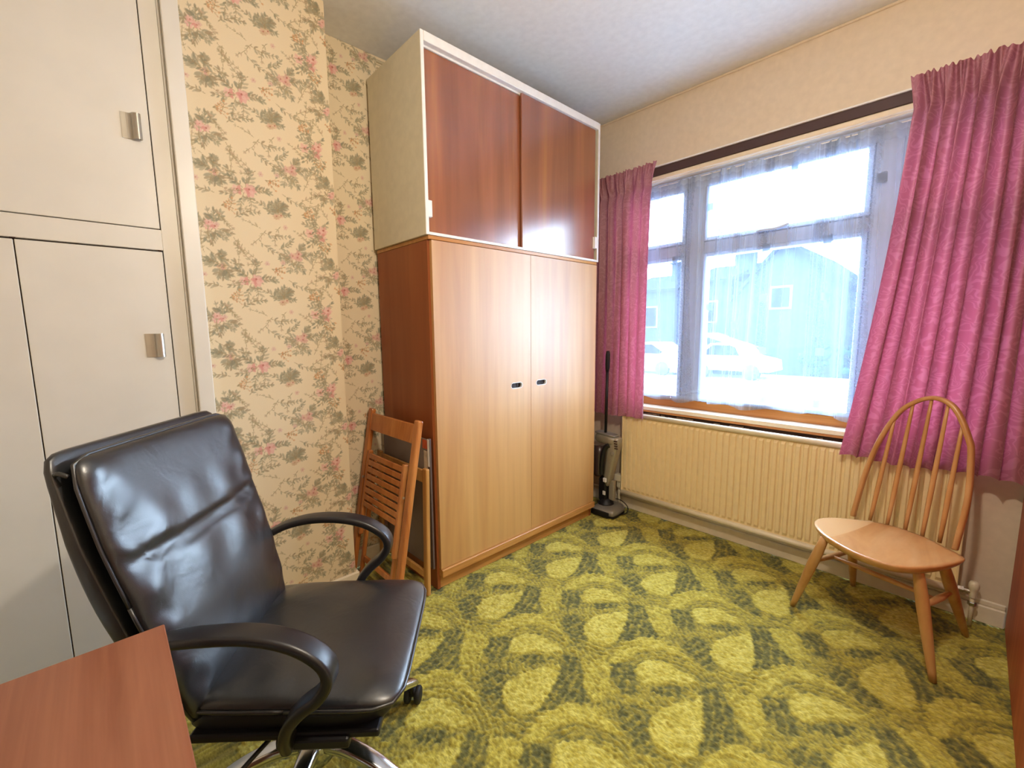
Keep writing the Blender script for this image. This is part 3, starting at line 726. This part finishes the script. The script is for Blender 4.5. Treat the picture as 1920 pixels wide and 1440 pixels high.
# ------------------------------------------------------------------ spindle-back chair (world coordinates)
ch = thing('spindle_chair', 'blond wooden spindle-back side chair with hooped back, in front of the right curtain', 'chair', (-.18, 2.22, 0))
SZ = .418
c0 = Vector((-.126, 2.325, SZ)); Sx = Vector((.95, -.31, 0)).normalized(); Fx = Vector((-.31, -.95, 0)).normalized()
seat = [(-.396, 2.215), (-.400, 2.165), (-.380, 2.105), (-.33, 2.035), (-.24, 1.965), (-.15, 1.945), (-.085, 1.975), (-.02, 2.06), (.030, 2.165), (.028, 2.205), (-.01, 2.245), (-.07, 2.305), (-.15, 2.345), (-.23, 2.345), (-.31, 2.305), (-.365, 2.265)]
sp = smoothpoly(seat, 5)
bm = B(); cxs = sum(p[0] for p in sp)/len(sp); cys = sum(p[1] for p in sp)/len(sp)
rings = []
for kk, zz in ((.93, SZ-.030), (.975, SZ-.018), (1.0, SZ-.006), (1.0, SZ-.003), (.992, SZ), (.93, SZ-.001), (.8, SZ-.004), (.5, SZ-.008), (.2, SZ-.009)):
    rings.append([bm.verts.new((cxs+(x-cxs)*kk, cys+(y-cys)*kk, zz)) for x, y in sp])
for a, b in zip(rings, rings[1:]):
    for j in range(len(sp)): bm.faces.new((a[j], a[(j+1) % len(sp)], b[(j+1) % len(sp)], b[j]))
bm.faces.new(rings[0][::-1]); bm.faces.new(rings[-1])
ms = wood('elm_seat_two_boards', ['#b88048', '#c8945c', '#d2a26e'], (10, 3, 10), .30, .5, 40, .3, .3)
nt = ms.node_tree; P_ = nt.nodes['Principled BSDF']; src = P_.inputs['Base Color'].links[0].from_socket
tcn = nt.nodes.new('ShaderNodeTexCoord'); dt = nt.nodes.new('ShaderNodeVectorMath'); dt.operation = 'DOT_PRODUCT'; dt.inputs[1].default_value = (.95, -.31, 0); nt.links.new(tcn.outputs['Object'], dt.inputs[0])
lt = nt.nodes.new('ShaderNodeMath'); lt.operation = 'LESS_THAN'; lt.inputs[1].default_value = -.085; nt.links.new(dt.outputs['Value'], lt.inputs[0])
mxn = nt.nodes.new('ShaderNodeMix'); mxn.data_type = 'RGBA'; nt.links.new(lt.outputs[0], mxn.inputs[0]); nt.links.new(src, mxn.inputs[6]); mxn.inputs[7].default_value = lin('#d0a672'); nt.links.new(mxn.outputs[2], P_.inputs['Base Color'])
obj('seat', bm, ms, ch, smooth=True)
lean = .17
def bp(s, z): return c0+Sx*s+Vector((0, 0, z-SZ))+(-Fx)*lean*(z-SZ)
bow = [(-.187, SZ-.01), (-.185, .45), (-.172, .60), (-.146, .745), (-.100, .872), (-.050, .93), (.004, .952), (.052, .935), (.085, .893), (.118, .82), (.133, .765), (.148, .60), (.143, .45), (.141, SZ-.01)]
bpth = catmull([bp(s, z) for s, z in bow], 6)
bm = B(); sweep(bm, bpth, rrect(.026, .017, .007), side=tuple(Fx)); obj('hoop_back', bm, M['elm'], ch, smooth=True)
tops = [(-.108, .858), (-.058, .925), (-.004, .95), (.046, .937), (.096, .868)]
bots = [-.126, -.070, -.014, .042, .096]
for (ts, tz), bs in zip(tops, bots):
    a = bp(bs, SZ-.005); a += Fx*(.0+.018*(1-abs(bs+.01)/.13)) * -1; b = bp(ts, tz)
    bm = B(); P = [a.lerp(b, k/8) for k in range(9)]; tube(bm, P, .0075, 10, scale=[.85, 1.0, 1.12, 1.18, 1.12, 1.0, .92, .82, .7]); obj('spindle', bm, M['elm'], ch, smooth=True)
legs = [((-.345, 2.075), (-.460, 2.190), 'a'), ((-.290, 2.270), (-.305, 2.572), 'b'), ((-.075, 2.045), (-.006, 2.045), 'c'), ((-.020, 2.170), (.066, 2.462), 'd')]
LP = {}
for (tx, ty), (fx_, fy_), k in legs:
    a, b = Vector((tx, ty, SZ-.02)), Vector((fx_, fy_, 0)); LP[k] = (a, b)
    bm = B(); P = [a.lerp(b, i/10) for i in range(11)]
    tube(bm, P, .0175, 12, scale=[.82, .95, 1.05, 1.1, 1.08, 1.02, .95, .87, .78, .70, .62]); obj('leg', bm, M['elm'], ch, smooth=True)
def at(k, z): a, b = LP[k]; return a.lerp(b, (a.z-z)/(a.z-b.z))
s1 = (at('a', .27), at('b', .25)); s2 = (at('c', .26), at('d', .24))
for a, b in (s1, s2):
    bm = B(); P = [a.lerp(b, i/8) for i in range(9)]; tube(bm, P, .010, 10, scale=[.7, .85, 1, 1.12, 1.2, 1.12, 1, .85, .7]); obj('stretcher', bm, M['elm'], ch, smooth=True)
bm = B(); a, b = s1[0].lerp(s1[1], .45), s2[0].lerp(s2[1], .45); P = [a.lerp(b, i/8) for i in range(9)]; tube(bm, P, .009, 10, scale=[.7, .85, 1, 1.12, 1.2, 1.12, 1, .85, .7]); obj('stretcher', bm, M['elm'], ch, smooth=True)

# ------------------------------------------------------------------ office chair (local frame: +y forward, +x towards the viewpoint side)
oc = thing('office_chair', 'black leather office swivel chair with looped arms on polished metal star base', 'chair', (-1.062, .355, 0), math.atan2(-.65, .76))
L = lambda name, bm, mt, par=oc, **k: obj(name, bm, mt, par, world=False, smooth=k.pop('smooth', True), **k)
def seatwarp(p):
    x, y, z = p
    wide = 1.0+.03*(y/.23)
    zz = z*(1.0 if z > 0 else .45)
    top = max(z, 0)/.042
    wr = .0035*math.sin(x*34+y*9)*math.exp(-((y+.17)/.07)**2)+.0025*math.sin(y*60+x*20)*math.exp(-((abs(x)-.19)/.035)**2)+.002*math.sin(x*17+y*23)
    return Vector((x*wide, y, .470+zz+top*(wr+.012*(y/.22)**2*(y > 0)*-1-.006*math.exp(-(x*x+y*y)/.02))))
bm = B(); cushion(bm, .226, .236, .042, 8, 2.4, 26, seatwarp); L('seat_cushion', bm, M['leather'])
pth = []
for k in range(49):
    a = 2*math.pi*k/48; c_, s_ = math.cos(a), math.sin(a); rr_ = (abs(c_)**8+abs(s_)**8)**(-1/8)
    x, y = .228*c_*rr_, .238*s_*rr_; pth.append((x*(1+.03*y/.23), y, .4695))
bm = B(); tube(bm, pth, .0042, 8); L('piping', bm, M['leather'])
bm = B(); cushion(bm, .212, .222, .034, 7, 5, 10, lambda p: Vector((p.x, p.y-.012, .428+p.z))); L('seat_shell', bm, M['blackplastic'])
# backrest: curve of the centre line y(z)
ZC = [.44, .55, .65, .78, .90, 1.0, 1.03]; YCn = [-.212, -.232, -.256, -.294, -.326, -.352, -.360]
def cy(z): return float(np.interp(z, ZC, YCn))
def halfw(z): return float(np.interp(z, [.44, .55, .7, .85, 1.02], [.205, .222, .236, .244, .240]))
def backwarp(p):
    z = .727+p.z
    sx = p.x/.25
    hw = halfw(z)
    front = p.y > 0
    d = p.y
    grv = math.exp(-((z-.80-.01*sx*sx)/.010)**2)
    if front: 
        d = d*(1-.50*grv)
        d += .004*math.sin(p.x*38+z*7)*math.exp(-((z-.74)/.05)**2)*max(0, 1-abs(sx)**4)
        d += .003*math.sin(z*75+p.x*12)*math.exp(-((abs(sx)-.86)/.10)**2)
        d += .003*math.sin(p.x*55+1)*math.exp(-((z-.86)/.04)**2)*.6
        d -= .012*(1-sx*sx)*math.exp(-((z-.9)/.12)**2)
    return Vector((sx*hw+.02, cy(z)+.030+d, z))
bm = B(); cushion(bm, .25, .036, .268, 7, 2.2, 30)
# reorder: cushion's n-exponent acts in x,y plane; rebuild with x,z as the outline
bm.free(); bm = B()
cushion(bm, .25, .288, .036, 16, 2.3, 34, lambda p: backwarp(Vector((p.x, p.z, p.y))))
L('backrest_cushion', bm, M['leather'])
def shellwarp(p):
    q = Vector((p.x, p.z, p.y)); z = .727+q.z; hw = halfw(z)+.004
    depth = q.y-.022*math.exp(-((z-.72)/.2)**2) if q.y < 0 else q.y*.4
    return Vector((q.x/.25*hw+.02, cy(z)-.012+depth, z+.006))
bm = B(); cushion(bm, .25, .292, .034, 18, 2.6, 20, shellwarp); L('backrest_shell', bm, M['leather'])
pth = []
for k in range(65):
    a = 2*math.pi*k/64; c_, s_ = math.cos(a), math.sin(a); rr_ = (abs(c_)**16+abs(s_)**16)**(-1/16)
    z = .727+.289*s_*rr_; pth.append((c_*rr_*(halfw(z)+.002)+.02, cy(z)+.026, z))
bm = B(); tube(bm, pth, .0038, 6); L('piping', bm, M['leather'])
# small buckle at the shell corner
for sx in (-1, 1):
    bm = B(); tube(bm, catmull([(.02+sx*.236, -.358, .985), (.02+sx*.243, -.345, .992), (.02+sx*.240, -.33, .985)], 4), .004, 8); L('zip_pull', bm, M['leather'])
# armrests
for sx in (-1, 1):
    x = sx*.262
    P = [(x-sx*.03, -.240, .635), (x-sx*.01, -.19, .655), (x, -.12, .668), (x, -.03, .668), (x, .045, .650), (x, .098, .615), (x, .112, .578), (x, .092, .540), (x-sx*.004, .055, .508), (x-sx*.012, .025, .470), (x-sx*.020, .010, .430), (x-sx*.030, .008, .400)]
    pth = catmull(P, 6); n_ = len(pth)
    sc_ = [(float(np.interp(i/n_, [0, .15, .5, .7, 1], [.8, 1, 1.05, .95, .85])), float(np.interp(i/n_, [0, .3, .55, .8, 1], [.9, 1, 1.1, 1.15, 1.1]))) for i in range(n_)]
    bm = B(); sweep(bm, pth, rrect(.050, .021, .008, 3), side=(1, 0, 0), scale=sc_); L('armrest', bm, M['armplastic'])
# under-seat mechanism, lever, column, base
bm = B(); box(bm, -.235, .235, -.02, .13, .385, .410, .006, seg=2); box(bm, -.09, .09, -.13, .14, .345, .398, .012, seg=2); L('mechanism', bm, M['blackplastic'], smooth=False)
bm = B(); box(bm, -.225, .225, -.20, .19, .400, .418, .005, seg=2); L('seat_pan', bm, M['blackplastic'], smooth=False)
bm = B(); tube(bm, catmull([(.08, -.02, .365), (.16, -.06, .352), (.235, -.11, .325), (.26, -.13, .30)], 5), .005, 8); lv = L('lever', bm, M['blackplastic'])
bm = B(); sweep(bm, catmull([(.252, -.122, .312), (.285, -.150, .27), (.31, -.17, .235), (.325, -.18, .215)], 5), circ(.014, 10, .6)); L('lever_paddle', bm, M['blackplastic'], lv)
bm = B(); lathe(bm, [(.030, .235), (.030, .30), (.046, .325), (.052, .35), (.045, .36)], (0, 0, 0), 24); L('column_cover', bm, M['blackplastic'])
bm = B(); lathe(bm, [(.022, .15), (.022, .345)], (0, 0, 0), 20); L('gas_column', bm, M['alu'])
bm = B(); lathe(bm, [(.028, .118), (.044, .125), (.050, .15), (.048, .18), (.038, .198), (.028, .203)], (0, 0, 0), 28); hub = L('base_hub', bm, M['alu']); hub.location.y = -.04
caster_src = None
TH0 = math.atan2(.678-.355, -1.14+1.062)+math.atan2(.65, .76)   # caster seen by the right edge of the seat
for k in range(5):
    a = TH0+k*2*math.pi/5; dx, dy = math.cos(a), math.sin(a); RL = .345; nb = len(COL.objects)
    P = catmull([(dx*.025, dy*.025, .172), (dx*.09, dy*.09, .176), (dx*.17, dy*.17, .158), (dx*.25, dy*.25, .122), (dx*RL, dy*RL, .082), (dx*(RL+.012), dy*(RL+.012), .072)], 5)
    n_ = len(P); bm = B(); sweep(bm, P, rrect(.048, .028, .011, 3), side=(-dy, dx, 0), scale=[(float(np.interp(i/n_, [0, .2, .8, 1], [1.05, .95, .72, .62])), float(np.interp(i/n_, [0, .7, 1], [1.2, .85, .8]))) for i in range(n_)])
    lg = L('base_leg', bm, M['alu'], hub)
    # twin-wheel caster swung round the stem
    ca = a+random.uniform(-.8, .8)*(k > 0)+.5; ex, ey = math.cos(ca), math.sin(ca)
    cxw, cyw = dx*RL+ex*.012, dy*RL+ey*.012; ax = Vector((-ey, ex, 0))
    bm = B(); tube(bm, [(dx*RL, dy*RL, .045), (dx*RL, dy*RL, .075)], .007, 8)
    for sg in (-1, 1):
        c_ = Vector((cxw, cyw, .028))+ax*sg*.007
        lathe(bm, [(.006, 0), (.022, .001), (.0275, .005), (.028, .015), (.024, .019), (.010, .020)], c_, 18, axis=ax*sg)
    cushion_c = Vector((cxw, cyw, .040)); boxc(bm, cushion_c, (.030, .030, .028), .006)
    tmp = L('caster', bm, M['rubber'], oc); tmp.location.y = -.04

# ------------------------------------------------------------------ desk
dk = thing('desk', 'brown wood-grain desk, its corner in the lower left foreground', 'desk', (-.906, -.5, 0))
bm = B(); box(bm, -.906, .70, -.72, .037, .715, .74, .0015); obj('desk_top', bm, M['desk'], dk)
for x in (-.86, .64):
    bm = B(); box(bm, x, x+.022, -.70, .0, 0, .714, .001); obj('leg_panel', bm, M['desk'], dk)
bm = B(); box(bm, -.838, .64, -.69, -.672, .3, .714, .001); obj('modesty_panel', bm, M['desk'], dk)

# ------------------------------------------------------------------ cabinet at the right edge
rc = thing('cabinet', 'reddish brown wooden cabinet side at the right edge, against the window wall', 'cabinet', (.45, 2.2, 0))
bm = B(); box(bm, .172, .19, 1.50, YW-.022, 0, 1.80, .002); obj('side_panel', bm, M['plum'], rc)
bm = B(); box(bm, .192, .78, YW-.045, YW-.024, 0, 1.80, .002); obj('end_panel', bm, M['plum'], rc)
bm = B(); box(bm, .192, .78, 1.50, 1.52, 0, 1.80, .002); obj('end_panel', bm, M['plum'], rc)
bm = B(); box(bm, .168, .79, 1.495, YW-.022, 1.80, 1.822, .003); obj('top_board', bm, M['plum'], rc)

# ------------------------------------------------------------------ folded chairs and picture leaning in the alcove
fc = thing('folding_chair', 'orange varnished slatted folding chair leaning folded against the wardrobe side', 'folding chair', (-1.87, .95, 0))
def P3(x, z): return Vector((x, .862+(z/.85)*.155, z))
fn_ = Vector((0, -.98, .18)).normalized()
for x in (-2.085, -1.640):
    bm = B(); beam(bm, P3(x, 0.0)+Vector((0, 0, .003)), P3(x, .846), .040, .026, fn_, .007, 2); obj('post', bm, M['orangewood'], fc)
bm = B(); beam(bm, P3(-2.065, .782), P3(-1.660, .782), .088, .018, fn_, .004, 2); obj('top_rail', bm, M['orangewood'], fc)
for x in (-2.045, -1.700):
    bm = B(); beam(bm, P3(x, .215)+fn_*.004, P3(x, .640)+fn_*.004, .022, .024, fn_, .005, 2); obj('seat_rail', bm, M['orangewood'], fc)
for k in range(8):
    z = .615-k*.0345
    bm = B(); beam(bm, P3(-2.034, z)+fn_*.010, P3(-1.711, z)+fn_*.010, .0262, .010, fn_, .002); obj('slat', bm, M['orangewood'], fc)
for x in (-2.022, -1.725):
    bm = B(); beam(bm, P3(x, .012)-fn_*.016, P3(x, .60)-fn_*.016, .024, .018, fn_, .004); obj('rear_leg', bm, M['orangewood'], fc)
bm = B(); beam(bm, P3(-2.01, .10)-fn_*.016, P3(-1.735, .10)-fn_*.016, .03, .014, fn_, .003); obj('lower_rail', bm, M['orangewood'], fc)
for x in (-2.066, -1.66):
    bm = B(); lathe(bm, [(.006, 0), (.006, .006), (.003, .008)], P3(x, .50)+fn_*.014, 10, axis=fn_); obj('pivot_bolt', bm, M['brushed'], fc)

pc = thing('leaning_panel', 'flat grey-brown board with orange and white printed edge, between the folded chairs', 'board', (-1.87, 1.04, .1))
bm = B(); box(bm, -2.08, -1.655, 1.069, 1.076, .12, .745, .001); obj('panel', bm, plain('grey_brown_board', '#84766a', .5, noise=.15, nscale=5), pc)
bm = B(); box(bm, -1.655, -1.640, 1.067, 1.077, .12, .752, .001); obj('edge', bm, plain('dark_board_edge', '#5a4a44', .5), pc)
bm = B(); box(bm, -1.656, -1.642, 1.0655, 1.0668, .62, .75); obj('edge_tape', bm, M['white'], pc)
bm = B(); box(bm, -1.700, -1.657, 1.0675, 1.0688, .70, .742); obj('printed_corner', bm, plain('orange_print', '#c8572c', .5, noise=.2, nscale=30), pc)
bm = B(); box(bm, -1.690, -1.662, 1.0675, 1.0688, .48, .69); obj('printed_strip', bm, plain('cream_print', '#cbb89a', .5, noise=.3, nscale=20), pc)

f2 = thing('folding_chair', 'second folded wooden chair tucked behind the first, pale right post showing', 'folding chair', (-1.87, 1.07, 0))
for x in (-2.09, -1.650):
    bm = B(); beam(bm, (x, 1.036, .003), (x, 1.050, .615), .034, .020, (0, -1, .07), .005, 2); obj('post', bm, M['paleframe'], f2)
bm = B(); beam(bm, (-2.073, 1.038, .10), (-1.668, 1.038, .10), .035, .014, (0, -1, .07), .003); obj('lower_rail', bm, M['paleframe'], f2)
bm = B(); beam(bm, (-2.073, 1.049, .575), (-1.668, 1.049, .575), .06, .012, (0, -1, .07), .003); obj('top_rail', bm, M['paleframe'], f2)

# ------------------------------------------------------------------ upright stick vacuum cleaner
vc = thing('vacuum_cleaner', 'silver and black upright stick vacuum cleaner standing in the corner by the radiator', 'vacuum cleaner', (-1.60, 2.48, 0))
bm = B()
out = smoothpoly([(-1.668, 2.372), (-1.59, 2.366), (-1.522, 2.376), (-1.508, 2.40), (-1.510, 2.49), (-1.520, 2.535), (-1.55, 2.556), (-1.64, 2.556), (-1.668, 2.548), (-1.675, 2.48)], 4)
rings = []
cxx, cyy = -1.59, 2.485
for k_, z_ in ((.97, .012), (1.0, .018), (1.0, .030), (.96, .044), (.85, .052), (.4, .056)): rings.append([bm.verts.new((cxx+(x-cxx)*k_, cyy+(y-cyy)*k_, z_)) for x, y in out])
for a, b in zip(rings, rings[1:]):
    for j in range(len(out)): bm.faces.new((a[j], a[(j+1) % len(out)], b[(j+1) % len(out)], b[j]))
bm.faces.new(rings[0][::-1]); bm.faces.new(rings[-1]); obj('floor_head', bm, M['silver'], vc, smooth=True)
bm = B(); pr = [(cxx+(x-cxx)*1.015, cyy+(y-cyy)*1.015) for x, y in out]; prism(bm, pr, 0, .003, .016); box(bm, -1.668, -1.535, 2.358, 2.372, .004, .040, .005, seg=2); obj('bumper', bm, M['rubber'], vc)
bm = B(); lathe(bm, [(.052, .048), (.055, .055), (.050, .066), (.036, .074), (.030, .09)], (-1.625, 2.47, 0), 24); obj('swivel_collar', bm, M['blackplastic'], vc, smooth=True)
bm = B(); box(bm, -1.672, -1.612, 2.445, 2.495, .07, .235, .012, seg=2); nk = obj('neck', bm, M['blackplastic'], vc)
bm = B(); box(bm, -1.634, -1.613, 2.440, 2.446, .120, .148, .002); obj('label_patch', bm, M['white'], nk, label='small blank white label')
bm = B(); box(bm, -1.606, -1.566, 2.470, 2.50, .085, .225, .006, seg=2); obj('rear_duct', bm, M['champagne'], vc)
# motor housing: tapered shell leaning right at the top
bm = B()
def hw_(p):
    t = (p.z+.165)/.33; x0 = -1.603+.060*t-.016; w_ = .020+.018*t
    return Vector((x0+p.x/.04*w_*1.15, 2.475+p.y*(.8+.25*t), .345+p.z+.02*t))
cushion(bm, .04, .038, .165, 4, 6, 12, hw_); ho = obj('motor_housing', bm, M['champagne'], vc, smooth=True)
bm = B(); cushion(bm, .085, .040, .034, 3.5, 3, 12, lambda p: Vector((-1.625+p.x, 2.47+p.y, .505+p.z-.10*(p.x+.0)*.6))); obj('top_housing', bm, M['champagne'], vc, smooth=True)
bm = B(); cushion(bm, .080, .036, .010, 4, 3, 10, lambda p: Vector((-1.63+p.x, 2.47+p.y, .541+p.z-.06*p.x))); obj('top_cap', bm, M['silver'], vc, smooth=True)
bm = B(); sweep(bm, catmull([(-1.585, 2.434, .475), (-1.612, 2.430, .455), (-1.628, 2.430, .40), (-1.638, 2.432, .33), (-1.640, 2.436, .26)], 6), rrect(.024, .028, .008)); obj('grip', bm, M['blackplastic'], vc, smooth=True)
bm = B(); lathe(bm, [(.034, .24), (.038, .26), (.040, .40), (.036, .45)], (-1.685, 2.47, 0), 20); obj('dust_cup', bm, plain('smoky_dust_cup', '#4a3a38', .2, coat=.5), vc, smooth=True)
for k in range(4):
    bm = B(); box(bm, -1.552+.002*k, -1.528+.002*k, 2.434, 2.441, .505-.016*k, .512-.016*k, .001); obj('vent_slot', bm, M['gap'], ho)
bm = B(); lathe(bm, [(.013, 0), (.013, .004), (.008, .006)], (-1.562, 2.438, .42), 16, axis=(0, -1, 0)); obj('power_button', bm, M['silver'], ho)
bm = B(); box(bm, -1.625, -1.600, 2.426, 2.440, .215, .245, .004); obj('release_catch', bm, M['white'], vc)
bm = B(); tube(bm, [(-1.632, 2.462, .53), (-1.612, 2.44, .98)], .0095, 12); st = obj('handle_tube', bm, M['blackplastic'], vc, smooth=True)
bm = B(); a, b = Vector((-1.613, 2.441, .965)), Vector((-1.607, 2.435, 1.098)); tube(bm, [a.lerp(b, k/6) for k in range(7)], .0145, 12, scale=[.7, .95, 1, 1, 1, .95, .7]); obj('handle_grip', bm, M['rubber'], st, smooth=True)
bm = B(); tube(bm, catmull([(-1.64, 2.52, .07), (-1.57, 2.545, .075), (-1.505, 2.54, .05), (-1.495, 2.53, .012), (-1.498, 2.47, .010)], 6), .003, 6); obj('cable', bm, M['rubber'], vc, smooth=True)

# ------------------------------------------------------------------ ceiling pendant (above the frame; it lights the room)
pn = thing('pendant_lamp', 'bare bulb ceiling pendant on a white flex hanging above the middle of the room', 'lamp', (LAMP[0], LAMP[1], 2.1))
bm = B(); lathe(bm, [(.045, 2.575), (.045, 2.585), (.02, 2.599)], (LAMP[0], LAMP[1], 0), 20); obj('ceiling_rose', bm, M['white'], pn, smooth=True)
bm = B(); tube(bm, [(LAMP[0], LAMP[1], 2.19), (LAMP[0], LAMP[1], 2.58)], .003, 6); obj('flex', bm, M['white'], pn)
bm = B(); lathe(bm, [(.016, 2.148), (.018, 2.195)], (LAMP[0], LAMP[1], 0), 14); obj('lamp_holder', bm, M['white'], pn)
bm = B(); bmesh.ops.create_uvsphere(bm, u_segments=20, v_segments=12, radius=.045, matrix=Matrix.Translation(LAMP)); obj('bulb', bm, M['glass'], pn, smooth=True)

# ------------------------------------------------------------------ outside
GZ = -0.8
hm = {}
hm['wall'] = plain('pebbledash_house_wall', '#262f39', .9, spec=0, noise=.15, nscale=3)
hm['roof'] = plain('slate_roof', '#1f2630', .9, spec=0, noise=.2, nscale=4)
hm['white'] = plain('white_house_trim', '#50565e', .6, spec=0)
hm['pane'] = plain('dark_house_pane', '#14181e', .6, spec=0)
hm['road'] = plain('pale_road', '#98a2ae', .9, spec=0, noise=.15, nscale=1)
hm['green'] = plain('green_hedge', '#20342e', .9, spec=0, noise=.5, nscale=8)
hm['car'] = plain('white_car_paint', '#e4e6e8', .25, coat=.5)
bm = B(); box(bm, -45, 25, YW+.3, 60, GZ-.2, GZ); obj('ground', bm, hm['road'], label='pale street and forecourt outside the window', cat='ground', kind='structure')
def house(name, label, x0, x1, y0, y1, ze, zr, xr=None, gable=True, wins=(), chim=()):
    t = thing(name, label, 'house', ((x0+x1)/2, y0, GZ))
    bm = B(); box(bm, x0, x1, y0, y1, GZ, ze); obj('walls', bm, hm['wall'], t)
    bm = B(); xr = xr if xr is not None else (x0+x1)/2
    if gable:   # gable end faces the window
        pf = [(x0, ze), (xr, zr), (x1, ze)]
        a = [bm.verts.new((x, y0, z)) for x, z in pf]; b = [bm.verts.new((x, y1, z)) for x, z in pf]
        bm.faces.new(a); bm.faces.new(b[::-1]); bm.faces.new((a[0], a[1], b[1], b[0])); bm.faces.new((a[1], a[2], b[2], b[1])); bm.faces.new((a[0], b[0], b[2], a[2]))
        obj('gable', bm, hm['wall'], t)
        bm = B()
        for (xa, za), (xb, zb) in ((pf[0], pf[1]), (pf[1], pf[2])): beam(bm, (xa, (y0+y1)/2, za+.08), (xb, (y0+y1)/2, zb+.08), y1-y0+.5, .12, (0, 0, 1))
        obj('roof', bm, hm['roof'], t)
    else:       # ridge runs left to right
        ym = (y0+y1)/2
        beam(bm, (xr, y0-.3, ze), (xr, ym, zr), x1-x0+.1, .12, (0, 0, 1)); beam(bm, (xr, ym, zr), (xr, y1+.3, ze), x1-x0+.1, .12, (0, 0, 1))
        obj('roof', bm, hm['roof'], t)
    for (a, b, c, d) in wins:
        bm = B(); box(bm, a, b, y0-.06, y0+.04, c, d, .02); wv = obj('window', bm, hm['white'], t)
        bm = B(); box(bm, a+.10, b-.10, y0-.09, y0-.061, c+.10, d-.10); obj('pane', bm, hm['pane'], wv)
    for (a, b, c, d) in chim:
        bm = B(); box(bm, a, b, y0+1.8, y0+2.7, c, d); box(bm, a-.08, b+.08, y0+1.72, y0+2.78, d-.2, d); obj('chimney', bm, hm['wall'], t)
house('gabled_house', 'grey house across the street with a steep front gable', -7.75, -3.0, 21.6, 31, 2.4, 4.75, -5.75, True, [(-6.2, -5.35, 2.0, 3.0)])
house('terraced_house', 'long low-pitched grey house left of the gabled one', -10.3, -8.02, 22.4, 30, 3.5, 4.6, None, False, [(-9.6, -8.6, 1.5, 2.6), (-9.4, -8.5, -.9, .4)], [(-8.6, -7.85, 3.9, 5.4)])
house('semi_detached_house', 'pale grey house seen through the left window light', -14.5, -10.72, 22.8, 31, 3.3, 4.5, None, False, [(-12.9, -11.9, 1.3, 2.5)], [(-12.1, -11.3, 3.9, 5.1)])
# porch lean-to
pt = thing('lean_to_roof', 'small pale lean-to porch roof in front of the gabled house', 'porch', (-7.5, 21, GZ))
bm = B(); box(bm, -8.2, -6.6, 20.4, 21.9, GZ, .2); obj('walls', bm, hm['wall'], pt)
bm = B(); beam(bm, (-8.4, 21, 1.0), (-6.4, 21, .35), 1.9, .1); obj('roof', bm, hm['white'], pt)
def car(name, label, x0, y0, L_, flip=1):
    t = thing(name, label, 'car', (x0+L_/2, y0, GZ))
    pf = [(0, .35), (.02, .75), (.10, .82), (.24, .92), (.36, 1.32), (.45, 1.43), (.70, 1.43), (.86, 1.05), (.98, .95), (1, .75), (1, .35)]
    pf = [(x0+(a if flip > 0 else 1-a)*L_, GZ+b) for a, b in pf]
    bm = B(); a = [bm.verts.new((x, y0, z)) for x, z in pf]; b = [bm.verts.new((x, y0+1.7, z)) for x, z in pf]; n = len(pf)
    bm.faces.new(a); bm.faces.new(b[::-1])
    for i in range(n): bm.faces.new((a[i], b[i], b[(i+1) % n], a[(i+1) % n]))
    bmesh.ops.recalc_face_normals(bm, faces=bm.faces)
    obj('body', bm, hm['car'], t)
    g_ = [(.34, .95), (.40, 1.30), (.46, 1.37), (.68, 1.37), (.80, 1.05), (.78, .95)]; g_ = [(x0+(a if flip > 0 else 1-a)*L_, GZ+b) for a, b in g_]
    bm = B(); a = [bm.verts.new((x, y0-.012, z)) for x, z in g_]; b = [bm.verts.new((x, y0, z)) for x, z in g_]
    bm.faces.new(a); 
    for i in range(len(g_)): bm.faces.new((a[i], a[(i+1) % len(g_)], b[(i+1) % len(g_)], b[i]))
    obj('side_windows', bm, hm['pane'], t)
    for kx in (.19, .80):
        bm = B(); lathe(bm, [(.10, -.02), (.31, 0), (.31, .18), (.1, .2)], (x0+kx*L_, y0-.02, GZ+.31), 20, axis=(0, 1, 0)); obj('wheel', bm, M['rubber'], t)
car('car', 'white car parked across the street, nearer the wardrobe side of the window', -12.5, 18.3, 4.0)
car('car', 'smaller white car parked further right, below the porch roof', -8.3, 18.6, 3.1, -1)
def bush(name, label, c, r, n, cat):
    bm = B()
    for i in range(n):
        d = Vector((random.gauss(0, 1), random.gauss(0, .6), random.gauss(0, 1))).normalized()*random.uniform(.2, .8)
        k = random.uniform(.28, .5)
        q = bmesh.ops.create_icosphere(bm, subdivisions=2, radius=k*min(r), matrix=Matrix.Translation((c[0]+d.x*r[0], c[1]+d.y*r[1], c[2]+d.z*r[2])))
        for v in q['verts']: v.co += Vector((random.uniform(-1, 1), random.uniform(-1, 1), random.uniform(-1, 1)))*.06*min(r)
    tag(obj(name, bm, hm['green'], smooth=False), label, cat)
bush('shrub', 'rounded green shrub in front of the gabled house', (-3.6, 20.2, GZ+.9), (1.4, .4, 1.0), 26, 'shrub')
bm = B()
for i in range(60):
    a = Vector((-1.3+random.uniform(-.2, .2), 20, 1.5)); b = Vector((-1.4+random.gauss(0, .6), 20+random.gauss(0, .6), random.uniform(2.6, 4.4))); tube(bm, [a, a.lerp(b, .5)+Vector((random.uniform(-.2, .2), 0, .1)), b], .03, 4, scale=[1.3, .8, .3])
tube(bm, [(-1.3, 20, GZ), (-1.3, 20, 1.6)], .16, 8, scale=[1, .6])
tag(obj('bare_tree', bm, plain('bark', '#5c5650', .9, spec=0)), 'bare leafless tree right of the gabled house', 'tree')
